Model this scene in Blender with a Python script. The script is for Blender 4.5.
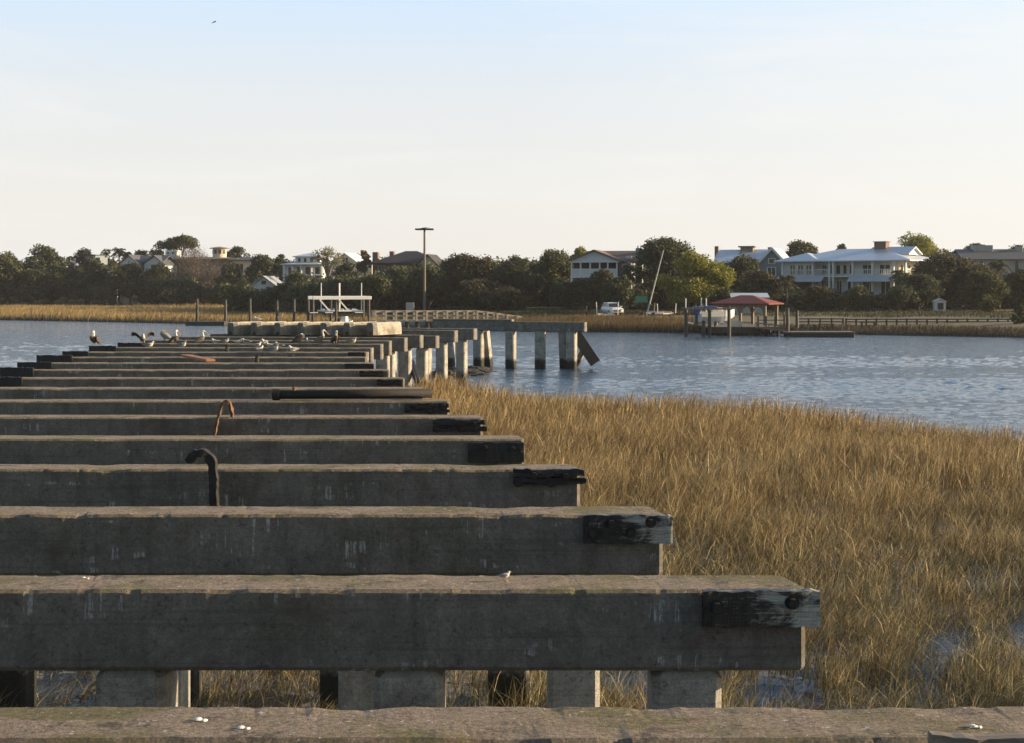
import bpy, bmesh, math, random
import numpy as np
from mathutils import Vector, Matrix, noise
R = math.radians
for _o in list(bpy.data.objects):
    bpy.data.objects.remove(_o, do_unlink=True)
SC = bpy.context.scene
COL = SC.collection

# ------------------------------------------------------------------ camera, sky, sun, exposure
F = 1422.0          # focal length in pixels of a 1024 wide frame
HY = 287.0          # row of the horizon
CZ = 4.79           # eye height above the water
cam_d = bpy.data.cameras.new('camera')
cam = bpy.data.objects.new('camera', cam_d)
COL.objects.link(cam)
cam.location = (0, 0, CZ)
cam.rotation_euler = (R(90), 0, 0)
cam_d.sensor_width = 36
cam_d.lens = 36 * F / 1024
cam_d.shift_y = -(371.5 - HY) / 1024
cam_d.clip_start = 0.1
cam_d.clip_end = 9000
SC.camera = cam

SUN_EL, SUN_AZ = 13.0, 5.0     # azimuth counted from +X (right) towards +Y (ahead)
SKY_STRENGTH = 0.085
SUN_STRENGTH = 5.0
EXPOSURE = 0.85
VEIL = 0.80
HAZE = 0.00014
wd = bpy.data.worlds.new('World')
SC.world = wd
wd.use_nodes = True
wn = wd.node_tree
bg = wn.nodes['Background']
sky = wn.nodes.new('ShaderNodeTexSky')
sky.sky_type = 'NISHITA'
sky.sun_disc = False
sky.sun_elevation = R(SUN_EL)
sky.sun_rotation = R(90 - SUN_AZ)
sky.altitude = 0
sky.air_density = 1.0
sky.dust_density = 1.2
sky.ozone_density = 1.0
# bright cloud veil added ahead and sunward only, shaped to keep camera-facing sides dark
def _w(typ, **kw):
    x = wn.nodes.new('ShaderNode' + typ)
    for k, v in kw.items(): setattr(x, k, v)
    return x
def _ramp(fac, stops):
    x = _w('ValToRGB'); wn.links.new(fac, x.inputs[0]); e = x.color_ramp.elements
    while len(e) < len(stops): e.new(0.5)
    for q, (p, c) in zip(e, stops):
        q.position = p; q.color = (c, c, c, 1) if not hasattr(c, '__len__') else (*c, 1)
    return x.outputs[0]
def _mul(a, b):
    x = _w('Math', operation='MULTIPLY')
    for s_, v in zip(x.inputs, (a, b)):
        if hasattr(v, 'links'): wn.links.new(v, s_)
        else: s_.default_value = v
    return x.outputs[0]
def _mix(f, a, b):
    x = _w('Mix', data_type='RGBA')
    for s_, v in ((x.inputs['Factor'], f), (x.inputs[6], a), (x.inputs[7], b)):
        if hasattr(v, 'links'): wn.links.new(v, s_)
        elif hasattr(v, '__len__'): s_.default_value = (*v, 1)
        else: s_.default_value = v
    return x.outputs[2]
tc = _w('TexCoord'); sp = _w('SeparateXYZ'); wn.links.new(tc.outputs['Generated'], sp.inputs[0])
mp = _w('Mapping'); wn.links.new(tc.outputs['Generated'], mp.inputs[0]); mp.inputs['Scale'].default_value = (1.2, 1.2, 9.0); mp.inputs['Rotation'].default_value = (0, R(6), 0)
cn = _w('TexNoise'); wn.links.new(mp.outputs[0], cn.inputs['Vector']); cn.inputs['Scale'].default_value = 2.2; cn.inputs['Detail'].default_value = 6; cn.inputs['Roughness'].default_value = 0.62; cn.inputs['Distortion'].default_value = 0.5
K = VEIL / SKY_STRENGTH
veil_l = _ramp(sp.outputs['Z'], [(0.0, (.645*K, .625*K, .595*K)), (0.06, (.635*K, .62*K, .595*K)), (0.13, (.585*K, .61*K, .625*K)), (0.22, (.45*K, .59*K, .76*K)), (0.5, (.20*K, .36*K, .62*K)), (1.0, (.10*K, .18*K, .32*K))])
veil_r = _ramp(sp.outputs['Z'], [(0.0, (.69*K, .665*K, .625*K)), (0.06, (.68*K, .665*K, .635*K)), (0.14, (.64*K, .665*K, .68*K)), (0.24, (.56*K, .67*K, .78*K)), (0.5, (.26*K, .42*K, .66*K)), (1.0, (.10*K, .18*K, .32*K))])
veil = _mix(_ramp(sp.outputs['X'], [(0.0, 0.12), (0.35, 1.0)]), veil_l, veil_r)
veil = _mix(_ramp(cn.outputs[0], [(0.48, 0.0), (0.68, 0.5)]), veil, (.70*K, .69*K, .675*K))
fwd = _ramp(sp.outputs['Y'], [(0.05, 0.0), (0.6, 0.92)])
wn.links.new(_mix(fwd, sky.outputs[0], veil), bg.inputs[0])
bg.inputs[1].default_value = SKY_STRENGTH
sd = bpy.data.lights.new('sun', 'SUN')
sd.energy = SUN_STRENGTH
sd.angle = R(0.5)
sd.color = (1.0, 0.77, 0.50)
sun = bpy.data.objects.new('sun', sd)
COL.objects.link(sun)
_dir = Vector((math.cos(R(SUN_EL)) * math.cos(R(SUN_AZ)), math.cos(R(SUN_EL)) * math.sin(R(SUN_AZ)), math.sin(R(SUN_EL))))
sun.rotation_euler = _dir.to_track_quat('Z', 'Y').to_euler()
sun.location = _dir * 200
vs = SC.view_settings
vs.view_transform = 'Standard'
vs.look = 'None'
vs.exposure = EXPOSURE
vs.gamma = 1
vs.use_curve_mapping = False
SC.cycles.max_bounces = 6
SC.cycles.transparent_max_bounces = 6
SC.cycles.caustics_reflective = False
SC.cycles.caustics_refractive = False

# ------------------------------------------------------------------ helpers
def PX(px, d): return (px - 512.0) / F * d
def PZ(py, d): return CZ - (py - HY) / F * d

def tag(o, label=None, cat=None, group=None, kind=None):
    if label: o['label'] = label
    if cat: o['category'] = cat
    if group: o['group'] = group
    if kind: o['kind'] = kind
    return o

def thing(name, label, cat, loc, rz=0.0, group=None):
    o = bpy.data.objects.new(name, None)
    o.empty_display_size = 0.2
    COL.objects.link(o)
    o.location = loc
    o.rotation_euler = (0, 0, rz)
    return tag(o, label, cat, group)

class MB:
    def __init__(s): s.v = []; s.f = []; s.m = []
    def add(s, verts, faces, mi=0):
        b = len(s.v)
        s.v.extend([tuple(v) for v in verts])
        s.f.extend([tuple(i + b for i in f) for f in faces])
        s.m.extend([mi] * len(faces))
        return s
    def box(s, x0, x1, y0, y1, z0, z1, mi=0):
        v = [(x0,y0,z0),(x1,y0,z0),(x1,y1,z0),(x0,y1,z0),(x0,y0,z1),(x1,y0,z1),(x1,y1,z1),(x0,y1,z1)]
        return s.add(v, [(3,2,1,0),(4,5,6,7),(0,1,5,4),(1,2,6,5),(2,3,7,6),(3,0,4,7)], mi)
    def cbox(s, x0, x1, y0, y1, z0, z1, c=0.02, mi=0):
        # box with chamfered edges, as an eight-sided section stacked with inset ends
        def ring(z, i):
            a, b, e, g = x0 + i, x1 - i, y0 + i, y1 - i
            return [(a+c,e,z),(b-c,e,z),(b,e+c,z),(b,g-c,z),(b-c,g,z),(a+c,g,z),(a,g-c,z),(a,e+c,z)]
        v = ring(z0, c*.7) + ring(z0 + c, 0) + ring(z1 - c, 0) + ring(z1, c*.7)
        f = [tuple(range(7, -1, -1)), tuple(range(24, 32))]
        for k in range(3):
            for j in range(8):
                j2 = (j + 1) % 8
                f.append((k*8+j, k*8+j2, k*8+8+j2, k*8+8+j))
        return s.add(v, f, mi)
    def tube(s, pts, rad, n=8, mi=0, cap=True, flat=1.0):
        pts = [Vector(p) for p in pts]
        if not hasattr(rad, '__len__'): rad = [rad] * len(pts)
        up = Vector((0, 0, 1)); prev = None; v = []; f = []
        for i, p in enumerate(pts):
            t = (pts[min(i+1, len(pts)-1)] - pts[max(i-1, 0)]).normalized()
            if prev is None:
                a = t.cross(up)
                if a.length < 1e-3: a = Vector((1, 0, 0))
            else:
                a = prev - t * prev.dot(t)
            a.normalize(); prev = a
            b = t.cross(a)
            for k in range(n):
                w = 2 * math.pi * k / n
                v.append(p + a * (rad[i] * math.cos(w)) + b * (rad[i] * flat * math.sin(w)))
        for i in range(len(pts) - 1):
            for k in range(n):
                k2 = (k + 1) % n
                f.append((i*n+k, i*n+k2, (i+1)*n+k2, (i+1)*n+k))
        if cap:
            f.append(tuple(range(n-1, -1, -1)))
            f.append(tuple((len(pts)-1)*n + k for k in range(n)))
        return s.add(v, f, mi)
    def bar(s, p, q, w, h, mi=0):
        # straight rectangular bar from p to q
        p, q = Vector(p), Vector(q); t = (q - p).normalized()
        a = t.cross(Vector((0, 0, 1)))
        if a.length < 1e-3: a = Vector((1, 0, 0))
        a.normalize(); b = a.cross(t)
        v = []
        for e in (p, q):
            v += [e - a*w/2 - b*h/2, e + a*w/2 - b*h/2, e + a*w/2 + b*h/2, e - a*w/2 + b*h/2]
        return s.add(v, [(3,2,1,0),(4,5,6,7),(0,1,5,4),(1,2,6,5),(2,3,7,6),(3,0,4,7)], mi)
    def gable(s, x0, x1, y0, y1, z0, z1, th=0.15, over=0.4, axis='x', mi=0):
        # two thick roof slabs, ridge along axis
        if axis == 'x':
            ym = (y0 + y1) / 2
            for yy, sg in ((y0 - over, 1), (y1 + over, -1)):
                k = (z1 - z0) / (ym - y0)
                ze = z0 - over * k
                v = [(x0-over,yy,ze),(x1+over,yy,ze),(x1+over,ym,z1),(x0-over,ym,z1)]
                v += [(a,b,c+th) for a,b,c in v]
                fs = [(3,2,1,0),(4,5,6,7),(0,1,5,4),(1,2,6,5),(2,3,7,6),(3,0,4,7)]
                if sg < 0: fs = [f[::-1] for f in fs]
                s.add(v, fs, mi)
        else:
            xm = (x0 + x1) / 2
            for xx, sg in ((x0 - over, -1), (x1 + over, 1)):
                k = (z1 - z0) / (xm - x0)
                ze = z0 - over * k
                v = [(xx,y0-over,ze),(xx,y1+over,ze),(xm,y1+over,z1),(xm,y0-over,z1)]
                v += [(a,b,c+th) for a,b,c in v]
                fs = [(3,2,1,0),(4,5,6,7),(0,1,5,4),(1,2,6,5),(2,3,7,6),(3,0,4,7)]
                if sg < 0: fs = [f[::-1] for f in fs]
                s.add(v, fs, mi)
        return s
    def gable_wall(s, x0, x1, y0, y1, z0, z1, axis='x', mi=0):
        # solid triangular prism that fills the space under a gable roof
        if axis == 'x':
            ym = (y0+y1)/2
            v = [(x0,y0,z0),(x0,y1,z0),(x0,ym,z1),(x1,y0,z0),(x1,y1,z0),(x1,ym,z1)]
        else:
            xm = (x0+x1)/2
            v = [(x1,y0,z0),(x0,y0,z0),(xm,y0,z1),(x1,y1,z0),(x0,y1,z0),(xm,y1,z1)]
        return s.add(v, [(0,2,1),(3,4,5),(0,1,4,3),(1,2,5,4),(2,0,3,5)], mi)
    def hip(s, x0, x1, y0, y1, z0, z1, over=0.5, th=0.15, mi=0):
        x0 -= over; x1 += over; y0 -= over; y1 += over
        w = min(x1-x0, y1-y0) / 2
        if x1-x0 >= y1-y0:
            a, b = (x0+w, (y0+y1)/2, z1), (x1-w, (y0+y1)/2, z1)
        else:
            a, b = ((x0+x1)/2, y0+w, z1), ((x0+x1)/2, y1-w, z1)
        v = [(x0,y0,z0),(x1,y0,z0),(x1,y1,z0),(x0,y1,z0),(x0,y0,z0+th),(x1,y0,z0+th),(x1,y1,z0+th),(x0,y1,z0+th),a,b]
        f = [(3,2,1,0),(0,1,5,4),(1,2,6,5),(2,3,7,6),(3,0,4,7)]
        if x1-x0 >= y1-y0:
            f += [(4,5,9,8),(5,6,9),(6,7,8,9),(7,4,8)]
        else:
            f += [(4,5,8),(5,6,9,8),(6,7,9),(7,4,8,9)]
        return s.add(v, f, mi)
    def loft(s, rings, mi=None, cap=True):
        n = len(rings[0]); v = [p for r in rings for p in r]; b = len(s.v)
        s.v.extend([tuple(p) for p in v])
        for i in range(len(rings) - 1):
            for k in range(n):
                k2 = (k + 1) % n
                s.f.append((b+i*n+k, b+i*n+k2, b+(i+1)*n+k2, b+(i+1)*n+k)); s.m.append(mi[i] if mi else 0)
        if cap:
            s.f.append(tuple(b + k for k in range(n-1, -1, -1))); s.m.append(mi[0] if mi else 0)
            s.f.append(tuple(b + (len(rings)-1)*n + k for k in range(n))); s.m.append(mi[-1] if mi else 0)
        return s
    def build(s, name, mats, parent=None, smooth=False):
        me = bpy.data.meshes.new(name)
        me.from_pydata(s.v, [], s.f)
        if not isinstance(mats, (list, tuple)): mats = [mats]
        for m in mats: me.materials.append(m)
        if len(mats) > 1: me.polygons.foreach_set('material_index', s.m)
        if smooth: me.polygons.foreach_set('use_smooth', [True] * len(me.polygons))
        me.update()
        o = bpy.data.objects.new(name, me)
        COL.objects.link(o)
        if parent: o.parent = parent
        return o

def np_mesh(name, V, Fq, mat, parent=None, tri=False):
    """big mesh from numpy arrays; Fq is (n,4) quads or (n,3) triangles"""
    me = bpy.data.meshes.new(name)
    k = Fq.shape[1]
    me.vertices.add(len(V)); me.vertices.foreach_set('co', V.astype(np.float32).ravel())
    me.loops.add(Fq.size); me.loops.foreach_set('vertex_index', Fq.astype(np.int32).ravel())
    me.polygons.add(len(Fq))
    me.polygons.foreach_set('loop_start', np.arange(0, Fq.size, k, dtype=np.int32))
    me.materials.append(mat)
    me.update(calc_edges=True)
    o = bpy.data.objects.new(name, me)
    COL.objects.link(o)
    if parent: o.parent = parent
    return o

# ------------------------------------------------------------------ node helpers and materials
class NT:
    def __init__(s, name):
        s.mat = bpy.data.materials.new(name); s.mat.use_nodes = True
        s.t = s.mat.node_tree; s.b = s.t.nodes['Principled BSDF']; s.out = s.t.nodes['Material Output']
        s.geo = s.t.nodes.new('ShaderNodeNewGeometry')
    def n(s, typ, **kw):
        x = s.t.nodes.new('ShaderNode' + typ)
        for k, v in kw.items(): setattr(x, k, v)
        return x
    def l(s, a, b): s.t.links.new(a, b)
    def put(s, sock, v):
        if hasattr(v, 'links'): s.l(v, sock)
        else: sock.default_value = v
    def pos(s, scale=(1,1,1)):
        m = s.n('Mapping'); s.l(s.geo.outputs['Position'], m.inputs[0]); m.inputs['Scale'].default_value = scale
        return m.outputs[0]
    def obj(s, scale=(1,1,1)):
        tc = s.n('TexCoord'); m = s.n('Mapping'); s.l(tc.outputs['Object'], m.inputs[0]); m.inputs['Scale'].default_value = scale
        return m.outputs[0]
    def noise(s, vec, scale, detail=4, rough=0.6, dist=0.0):
        x = s.n('TexNoise'); s.l(vec, x.inputs['Vector']); x.inputs['Scale'].default_value = scale
        x.inputs['Detail'].default_value = detail; x.inputs['Roughness'].default_value = rough; x.inputs['Distortion'].default_value = dist
        return x.outputs[0]
    def ramp(s, fac, stops, interp='LINEAR'):
        x = s.n('ValToRGB'); s.l(fac, x.inputs[0]); e = x.color_ramp.elements; x.color_ramp.interpolation = interp
        while len(e) < len(stops): e.new(0.5)
        for q, (p, c) in zip(e, stops):
            q.position = p
            q.color = (c, c, c, 1) if not hasattr(c, '__len__') else (*c, 1)
        return x.outputs[0]
    def mix(s, fac, a, b, mode='MIX'):
        x = s.n('Mix', data_type='RGBA', blend_type=mode)
        s.put(x.inputs['Factor'], fac)
        for sock, v in ((x.inputs[6], a), (x.inputs[7], b)):
            if hasattr(v, 'links'): s.l(v, sock)
            else: sock.default_value = (*v, 1)
        return x.outputs[2]
    def math(s, op, a, b=0.0, clamp=False):
        x = s.n('Math', operation=op, use_clamp=clamp); s.put(x.inputs[0], a); s.put(x.inputs[1], b)
        return x.outputs[0]
    def xyz(s, vec):
        x = s.n('SeparateXYZ'); s.l(vec, x.inputs[0]); return x.outputs
    def bump(s, h, strength=0.4, dist=0.02):
        x = s.n('Bump'); s.l(h, x.inputs['Height']); x.inputs['Strength'].default_value = strength; x.inputs['Distance'].default_value = dist
        s.l(x.outputs[0], s.b.inputs['Normal']); return x
    def col(s, c): s.put(s.b.inputs['Base Color'], c if hasattr(c, 'links') else (*c, 1))
    def rough(s, v): s.put(s.b.inputs['Roughness'], v)
    def set(s, **kw):
        for k, v in kw.items(): s.put(s.b.inputs[k.replace('_', ' ')], v)

def simple(name, c, rough=0.7, var=0.25, scale=6.0, metal=0.0, bump=0.0):
    t = NT(name)
    n = t.noise(t.pos(), scale, 5, 0.65)
    lo = tuple(x * (1 - var) for x in c); hi = tuple(min(1, x * (1 + var)) for x in c)
    t.col(t.ramp(n, [(0.3, lo), (0.7, hi)]))
    t.rough(rough); t.set(Metallic=metal)
    if bump: t.bump(t.noise(t.pos(), scale * 4, 4), bump, 0.02)
    return t.mat

def concrete(name, side_lo, side_hi, top_a, top_b, moss=1.0, tide=False, drips=True):
    t = NT(name)
    P = t.pos()
    grain = t.noise(P, 90, 4, 0.8)
    fine = t.noise(P, 34, 7, 0.8)
    mid = t.noise(P, 3.3, 7, 0.72, 0.5)
    streak = t.noise(t.pos((5, 5, 0.7)), 1.3, 6, 0.7, 0.3)
    side = t.mix(t.ramp(mid, [(0.40, 0.0), (0.60, 1.0)]), side_lo, side_hi)
    side = t.mix(t.ramp(streak, [(0.50, 0.0), (0.66, 0.55)]), side, tuple(x * 0.6 for x in side_lo))
    red = t.ramp(t.noise(t.pos((1, 1, 1.6)), 0.8, 8, 0.78, 0.8), [(0.54, 0.0), (0.61, 1.0)])
    side = t.mix(t.math('MULTIPLY', red, t.ramp(fine, [(0.44, 0.0), (0.56, 0.8)])), side, (0.115, 0.072, 0.062))
    grn = t.ramp(t.noise(P, 1.7, 6, 0.72), [(0.50, 0.0), (0.64, 0.5)])
    side = t.mix(grn, side, (0.085, 0.086, 0.055))
    pit = t.ramp(t.noise(P, 19, 5, 0.75), [(0.33, 0.75), (0.43, 0.0)])
    side = t.mix(pit, side, tuple(x * 0.35 for x in side_lo))
    side = t.mix(0.5, side, t.ramp(fine, [(0.36, 0.25), (0.64, 0.75)]), 'OVERLAY')
    side = t.mix(0.3, side, t.ramp(grain, [(0.36, 0.2), (0.64, 0.8)]), 'OVERLAY')
    side = t.mix(t.ramp(t.noise(t.pos((0.6, 0.6, 30)), 1.0, 3, 0.6), [(0.58, 0.0), (0.62, 0.3)]), side, tuple(x * 0.5 for x in side_lo))
    if drips:
        d1 = t.ramp(t.noise(t.pos((9, 9, 0.55)), 1.5, 5, 0.8, 0.25), [(0.545, 0.0), (0.60, 1.0)])
        d2 = t.ramp(t.noise(t.pos((0.8, 0.8, 3.2)), 1.4, 3, 0.55, 0.4), [(0.555, 0.0), (0.60, 1.0)])
        d3 = t.ramp(fine, [(0.40, 0.25), (0.58, 1.0)])
        side = t.mix(t.math('MULTIPLY', t.math('MULTIPLY', d1, d2), t.math('MULTIPLY', d3, 0.8)), side, (0.60, 0.61, 0.61))
    top = t.mix(t.ramp(mid, [(0.42, 0.0), (0.58, 1.0)]), top_a, top_b)
    ms = t.ramp(t.noise(t.pos((0.8, 1.6, 1)), 1.5, 7, 0.74), [(0.49, 0.0), (0.58, 0.85 * moss)])
    top = t.mix(ms, top, (0.135, 0.120, 0.036))
    lich = t.ramp(t.noise(P, 8.0, 6, 0.78), [(0.56, 0.0), (0.62, 0.6)])
    top = t.mix(lich, top, (0.20, 0.105, 0.085))
    dk = t.ramp(t.noise(P, 5.3, 7, 0.82), [(0.545, 0.0), (0.61, 0.85)])
    top = t.mix(dk, top, (0.055, 0.045, 0.033))
    top = t.mix(0.75, top, t.ramp(fine, [(0.36, 0.15), (0.64, 0.88)]), 'OVERLAY')
    top = t.mix(0.45, top, t.ramp(grain, [(0.36, 0.2), (0.64, 0.85)]), 'OVERLAY')
    fl = t.ramp(t.noise(P, 21, 3, 0.6), [(0.675, 0.0), (0.70, 0.9)])
    top = t.mix(fl, top, (0.55, 0.53, 0.48))
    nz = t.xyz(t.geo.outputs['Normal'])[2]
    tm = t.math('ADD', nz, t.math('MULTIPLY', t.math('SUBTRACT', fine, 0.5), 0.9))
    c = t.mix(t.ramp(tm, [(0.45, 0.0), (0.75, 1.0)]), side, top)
    if tide:
        z = t.xyz(P)[2]
        zz = t.math('ADD', z, t.math('MULTIPLY', t.math('SUBTRACT', t.noise(P, 2.5, 5, 0.7), 0.5), 0.7))
        c = t.mix(t.ramp(zz, [(0.52, 1.0), (0.72, 0.0)]), c, (0.022, 0.022, 0.016))
    t.col(c); t.rough(t.ramp(fine, [(0.3, 0.75), (0.7, 0.95)]))
    h = t.math('ADD', t.math('ADD', t.math('MULTIPLY', fine, 1.0), t.math('MULTIPLY', grain, 0.5)), t.math('MULTIPLY', t.noise(P, 14, 6, 0.8), 1.0))
    t.bump(h, 0.9, 0.022)
    return t.mat

M = {}
M['cap'] = concrete('weathered_concrete', (0.162, 0.151, 0.132), (0.226, 0.211, 0.184), (0.265, 0.205, 0.155), (0.215, 0.175, 0.115))
M['pile'] = concrete('pile_concrete', (0.34, 0.325, 0.29), (0.46, 0.44, 0.385), (0.3, 0.25, 0.2), (0.26, 0.22, 0.17), tide=True, drips=False)
M['slab_sunlit'] = concrete('sunlit_concrete', (0.38, 0.35, 0.29), (0.50, 0.46, 0.38), (0.50, 0.45, 0.36), (0.40, 0.36, 0.28), moss=0.3, drips=False)  # paler copy for the rightmost girder, sunlight on its side put into the colour
M['slab'] = concrete('pale_concrete', (0.20, 0.185, 0.15), (0.31, 0.285, 0.23), (0.60, 0.53, 0.42), (0.50, 0.44, 0.34), moss=0.12, drips=False)  # darker-sided copy for the other girders, shade put into the colour

def timber_mat(name, dark, pale, cut=(0.45, 0.62), tip=None):
    t = NT(name)
    n = t.noise(t.obj((1.1, 3, 2.2)), 2.6, 6, 0.7, 0.6)
    g = t.noise(t.obj((1.2, 12, 22)), 3.0, 6, 0.75, 0.3)
    pc = t.mix(t.ramp(g, [(0.35, 0.0), (0.65, 1.0)]), tuple(x * 0.45 for x in pale), pale)
    q = t.math('ADD', n, t.math('MULTIPLY', t.math('SUBTRACT', g, 0.5), 0.35))
    if tip:      # bare pale wood towards the tip of the plank, where the char has flaked off
        q = t.math('ADD', q, t.math('MULTIPLY', t.math('SUBTRACT', t.xyz(t.obj())[0], tip[0]), tip[1]))
    f = t.ramp(q, [(cut[0], 0.0), (cut[1], 1.0)])
    t.col(t.mix(f, dark, pc)); t.rough(t.ramp(f, [(0, 0.45), (1, 0.85)]))
    t.bump(g, 0.8, 0.015)
    return t.mat
M['char'] = timber_mat('charred_timber', (0.007, 0.0065, 0.006), (0.46, 0.46, 0.41), (0.49, 0.61), (4.36, 0.34))
M['black_timber'] = timber_mat('black_timber', (0.010, 0.009, 0.009), (0.06, 0.055, 0.05), (0.6, 0.75))
M['grey_timber'] = timber_mat('grey_timber', (0.12, 0.10, 0.08), (0.30, 0.25, 0.19), (0.3, 0.6))
M['dark_timber'] = timber_mat('dark_timber', (0.03, 0.026, 0.022), (0.10, 0.085, 0.07), (0.4, 0.65))
M['orange_timber'] = timber_mat('orange_timber', (0.30, 0.12, 0.05), (0.52, 0.24, 0.12), (0.3, 0.6))
M['pale_timber'] = timber_mat('pale_timber', (0.42, 0.34, 0.24), (0.62, 0.52, 0.39), (0.35, 0.6))
M['rust'] = simple('rusty_steel', (0.15, 0.08, 0.045), 0.8, 0.5, 14, 0.0, 0.6)
M['black_iron'] = simple('black_iron', (0.014, 0.012, 0.011), 0.7, 0.5, 14, 0.0, 0.6)
M['white'] = simple('white_paint', (0.72, 0.72, 0.70), 0.55, 0.07, 2)
M['white_metal'] = simple('white_aluminium', (0.78, 0.77, 0.74), 0.4, 0.06, 3)
M['cream'] = simple('cream_and_sunlit_white', (0.62, 0.54, 0.43), 0.85, 0.08, 1.5)
M['paleblue'] = simple('pale_blue_and_shaded_white', (0.62, 0.64, 0.65), 0.7, 0.08, 1.5)
M['teal'] = simple('grey_green_siding', (0.20, 0.24, 0.25), 0.75, 0.1, 1.5)
M['brownwall'] = simple('brown_siding', (0.13, 0.10, 0.085), 0.8, 0.15, 1.5)
M['greywall'] = simple('grey_siding', (0.30, 0.32, 0.33), 0.8, 0.1, 1.5)
M['brick'] = simple('brick', (0.22, 0.145, 0.11), 0.85, 0.25, 5)
M['tanroof'] = simple('tan_roof', (0.26, 0.21, 0.16), 0.85, 0.15, 2)
M['darkroof'] = simple('dark_shingle_roof', (0.055, 0.050, 0.048), 0.9, 0.25, 3)
M['slateroof'] = simple('slate_grey_roof', (0.085, 0.09, 0.10), 0.8, 0.15, 3)
M['brownroof'] = simple('brown_shingle_roof', (0.19, 0.135, 0.105), 0.9, 0.2, 3)
M['redroof'] = simple('red_metal_roof', (0.19, 0.042, 0.034), 0.85, 0.12, 2)
M['glass'] = simple('dark_window_glass', (0.025, 0.03, 0.035), 0.12, 0.3, 2)
M['shade'] = simple('screened_porch', (0.035, 0.035, 0.035), 0.8, 0.3, 2)
M['rubber'] = simple('black_rubber', (0.02, 0.02, 0.02), 0.8, 0.2, 8)
M['blue'] = simple('navy_blue_gelcoat', (0.02, 0.06, 0.17), 0.3, 0.1, 3)
M['green_board'] = simple('green_board', (0.10, 0.30, 0.18), 0.6, 0.1, 2)
M['grey_box'] = simple('grey_board', (0.45, 0.45, 0.42), 0.7, 0.08, 2)
M['bluegrey_roof'] = simple('pale_blue_roof', (0.45, 0.52, 0.60), 0.6, 0.08, 2)
M['carpaint'] = simple('white_car_paint', (0.70, 0.71, 0.73), 0.25, 0.02, 1)
M['lamp'] = simple('red_lamp_plastic', (0.35, 0.03, 0.03), 0.3, 0.1, 3)
M['rock'] = simple('dark_oyster_rock', (0.035, 0.032, 0.028), 0.85, 0.6, 4, 0, 0.8)

def metal_roof():
    t = NT('seamed_metal_roof')
    n = t.noise(t.pos(), 1.2, 4)
    w = t.n('TexWave', wave_type='BANDS', bands_direction='X'); t.l(t.obj(), w.inputs['Vector']); w.inputs['Scale'].default_value = 0.75
    c = t.mix(t.ramp(n, [(0.3, 0.0), (0.7, 1.0)]), (0.50, 0.53, 0.58), (0.60, 0.63, 0.67))
    t.col(t.mix(t.ramp(w.outputs[0], [(0.0, 0.5), (0.12, 0.0)]), c, (0.36, 0.38, 0.42)))
    t.rough(0.45); t.set(Metallic=0.1)
    return t.mat
M['metalroof'] = metal_roof()

def leaf_mat(name, stops, transl=0.25):
    t = NT(name)
    r = t.geo.outputs['Random Per Island']
    patch = t.noise(t.pos(), 0.35, 3, 0.6)
    f = t.math('ADD', t.math('MULTIPLY', r, 0.6), t.math('MULTIPLY', patch, 0.55))
    c = t.ramp(f, stops)
    t.col(c); t.rough(0.7); t.set(**{'Specular_IOR_Level': 0.2})
    tr = t.n('BsdfTranslucent'); t.l(c, tr.inputs[0])
    mx = t.n('MixShader'); mx.inputs[0].default_value = transl
    t.l(t.b.outputs[0], mx.inputs[1]); t.l(tr.outputs[0], mx.inputs[2]); t.l(mx.outputs[0], t.out.inputs[0])
    return t.mat
M['leaf_dark'] = leaf_mat('dark_evergreen_leaves', [(0.25, (0.047, 0.057, 0.033)), (0.55, (0.080, 0.090, 0.048)), (0.85, (0.125, 0.135, 0.070))])
M['leaf_olive'] = leaf_mat('olive_leaves', [(0.25, (0.058, 0.066, 0.030)), (0.55, (0.095, 0.102, 0.045)), (0.85, (0.14, 0.142, 0.065))])
M['leaf_lime'] = leaf_mat('yellow_green_leaves', [(0.25, (0.14, 0.135, 0.035)), (0.55, (0.235, 0.23, 0.052)), (0.85, (0.34, 0.34, 0.085))])
M['leaf_brown'] = leaf_mat('brown_leaves', [(0.25, (0.060, 0.056, 0.034)), (0.55, (0.092, 0.083, 0.049)), (0.85, (0.135, 0.118, 0.07))])
M['leaf_bare'] = leaf_mat('bare_twigs', [(0.25, (0.085, 0.066, 0.052)), (0.55, (0.12, 0.095, 0.075)), (0.85, (0.16, 0.13, 0.10))], 0.05)
M['leaf_pale'] = leaf_mat('pale_leaves', [(0.25, (0.15, 0.14, 0.065)), (0.55, (0.22, 0.205, 0.10)), (0.85, (0.30, 0.275, 0.14))])
M['bark'] = simple('bark', (0.075, 0.06, 0.048), 0.9, 0.4, 6, 0, 0.5)
M['pale_bark'] = simple('pale_bark', (0.22, 0.18, 0.14), 0.9, 0.3, 6, 0, 0.5)
# ------------------------------------------------------------------ the setting: water, mud, far land
def water_mat():
    t = NT('tidal_water')
    t.col((0.050, 0.095, 0.150)); t.set(IOR=1.33); t.rough(0.06)
    a = t.noise(t.pos((0.7, 1, 1)), 2.6, 4, 0.65, 0.3)
    b = t.noise(t.pos((0.7, 1, 1)), 8.0, 3, 0.6, 0.2)
    h = t.math('ADD', t.math('MULTIPLY', a, 1.0), t.math('MULTIPLY', b, 0.3))
    t.bump(h, 1.0, 0.08)
    return t.mat
M['water'] = water_mat()
w = MB(); w.add([(-2400, -300, 0), (2400, -300, 0), (2400, 2400, 0), (-2400, 2400, 0)], [(0, 1, 2, 3)])
tag(w.build('water', M['water']), 'rippled blue grey tidal creek water', None, None, 'structure')

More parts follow.
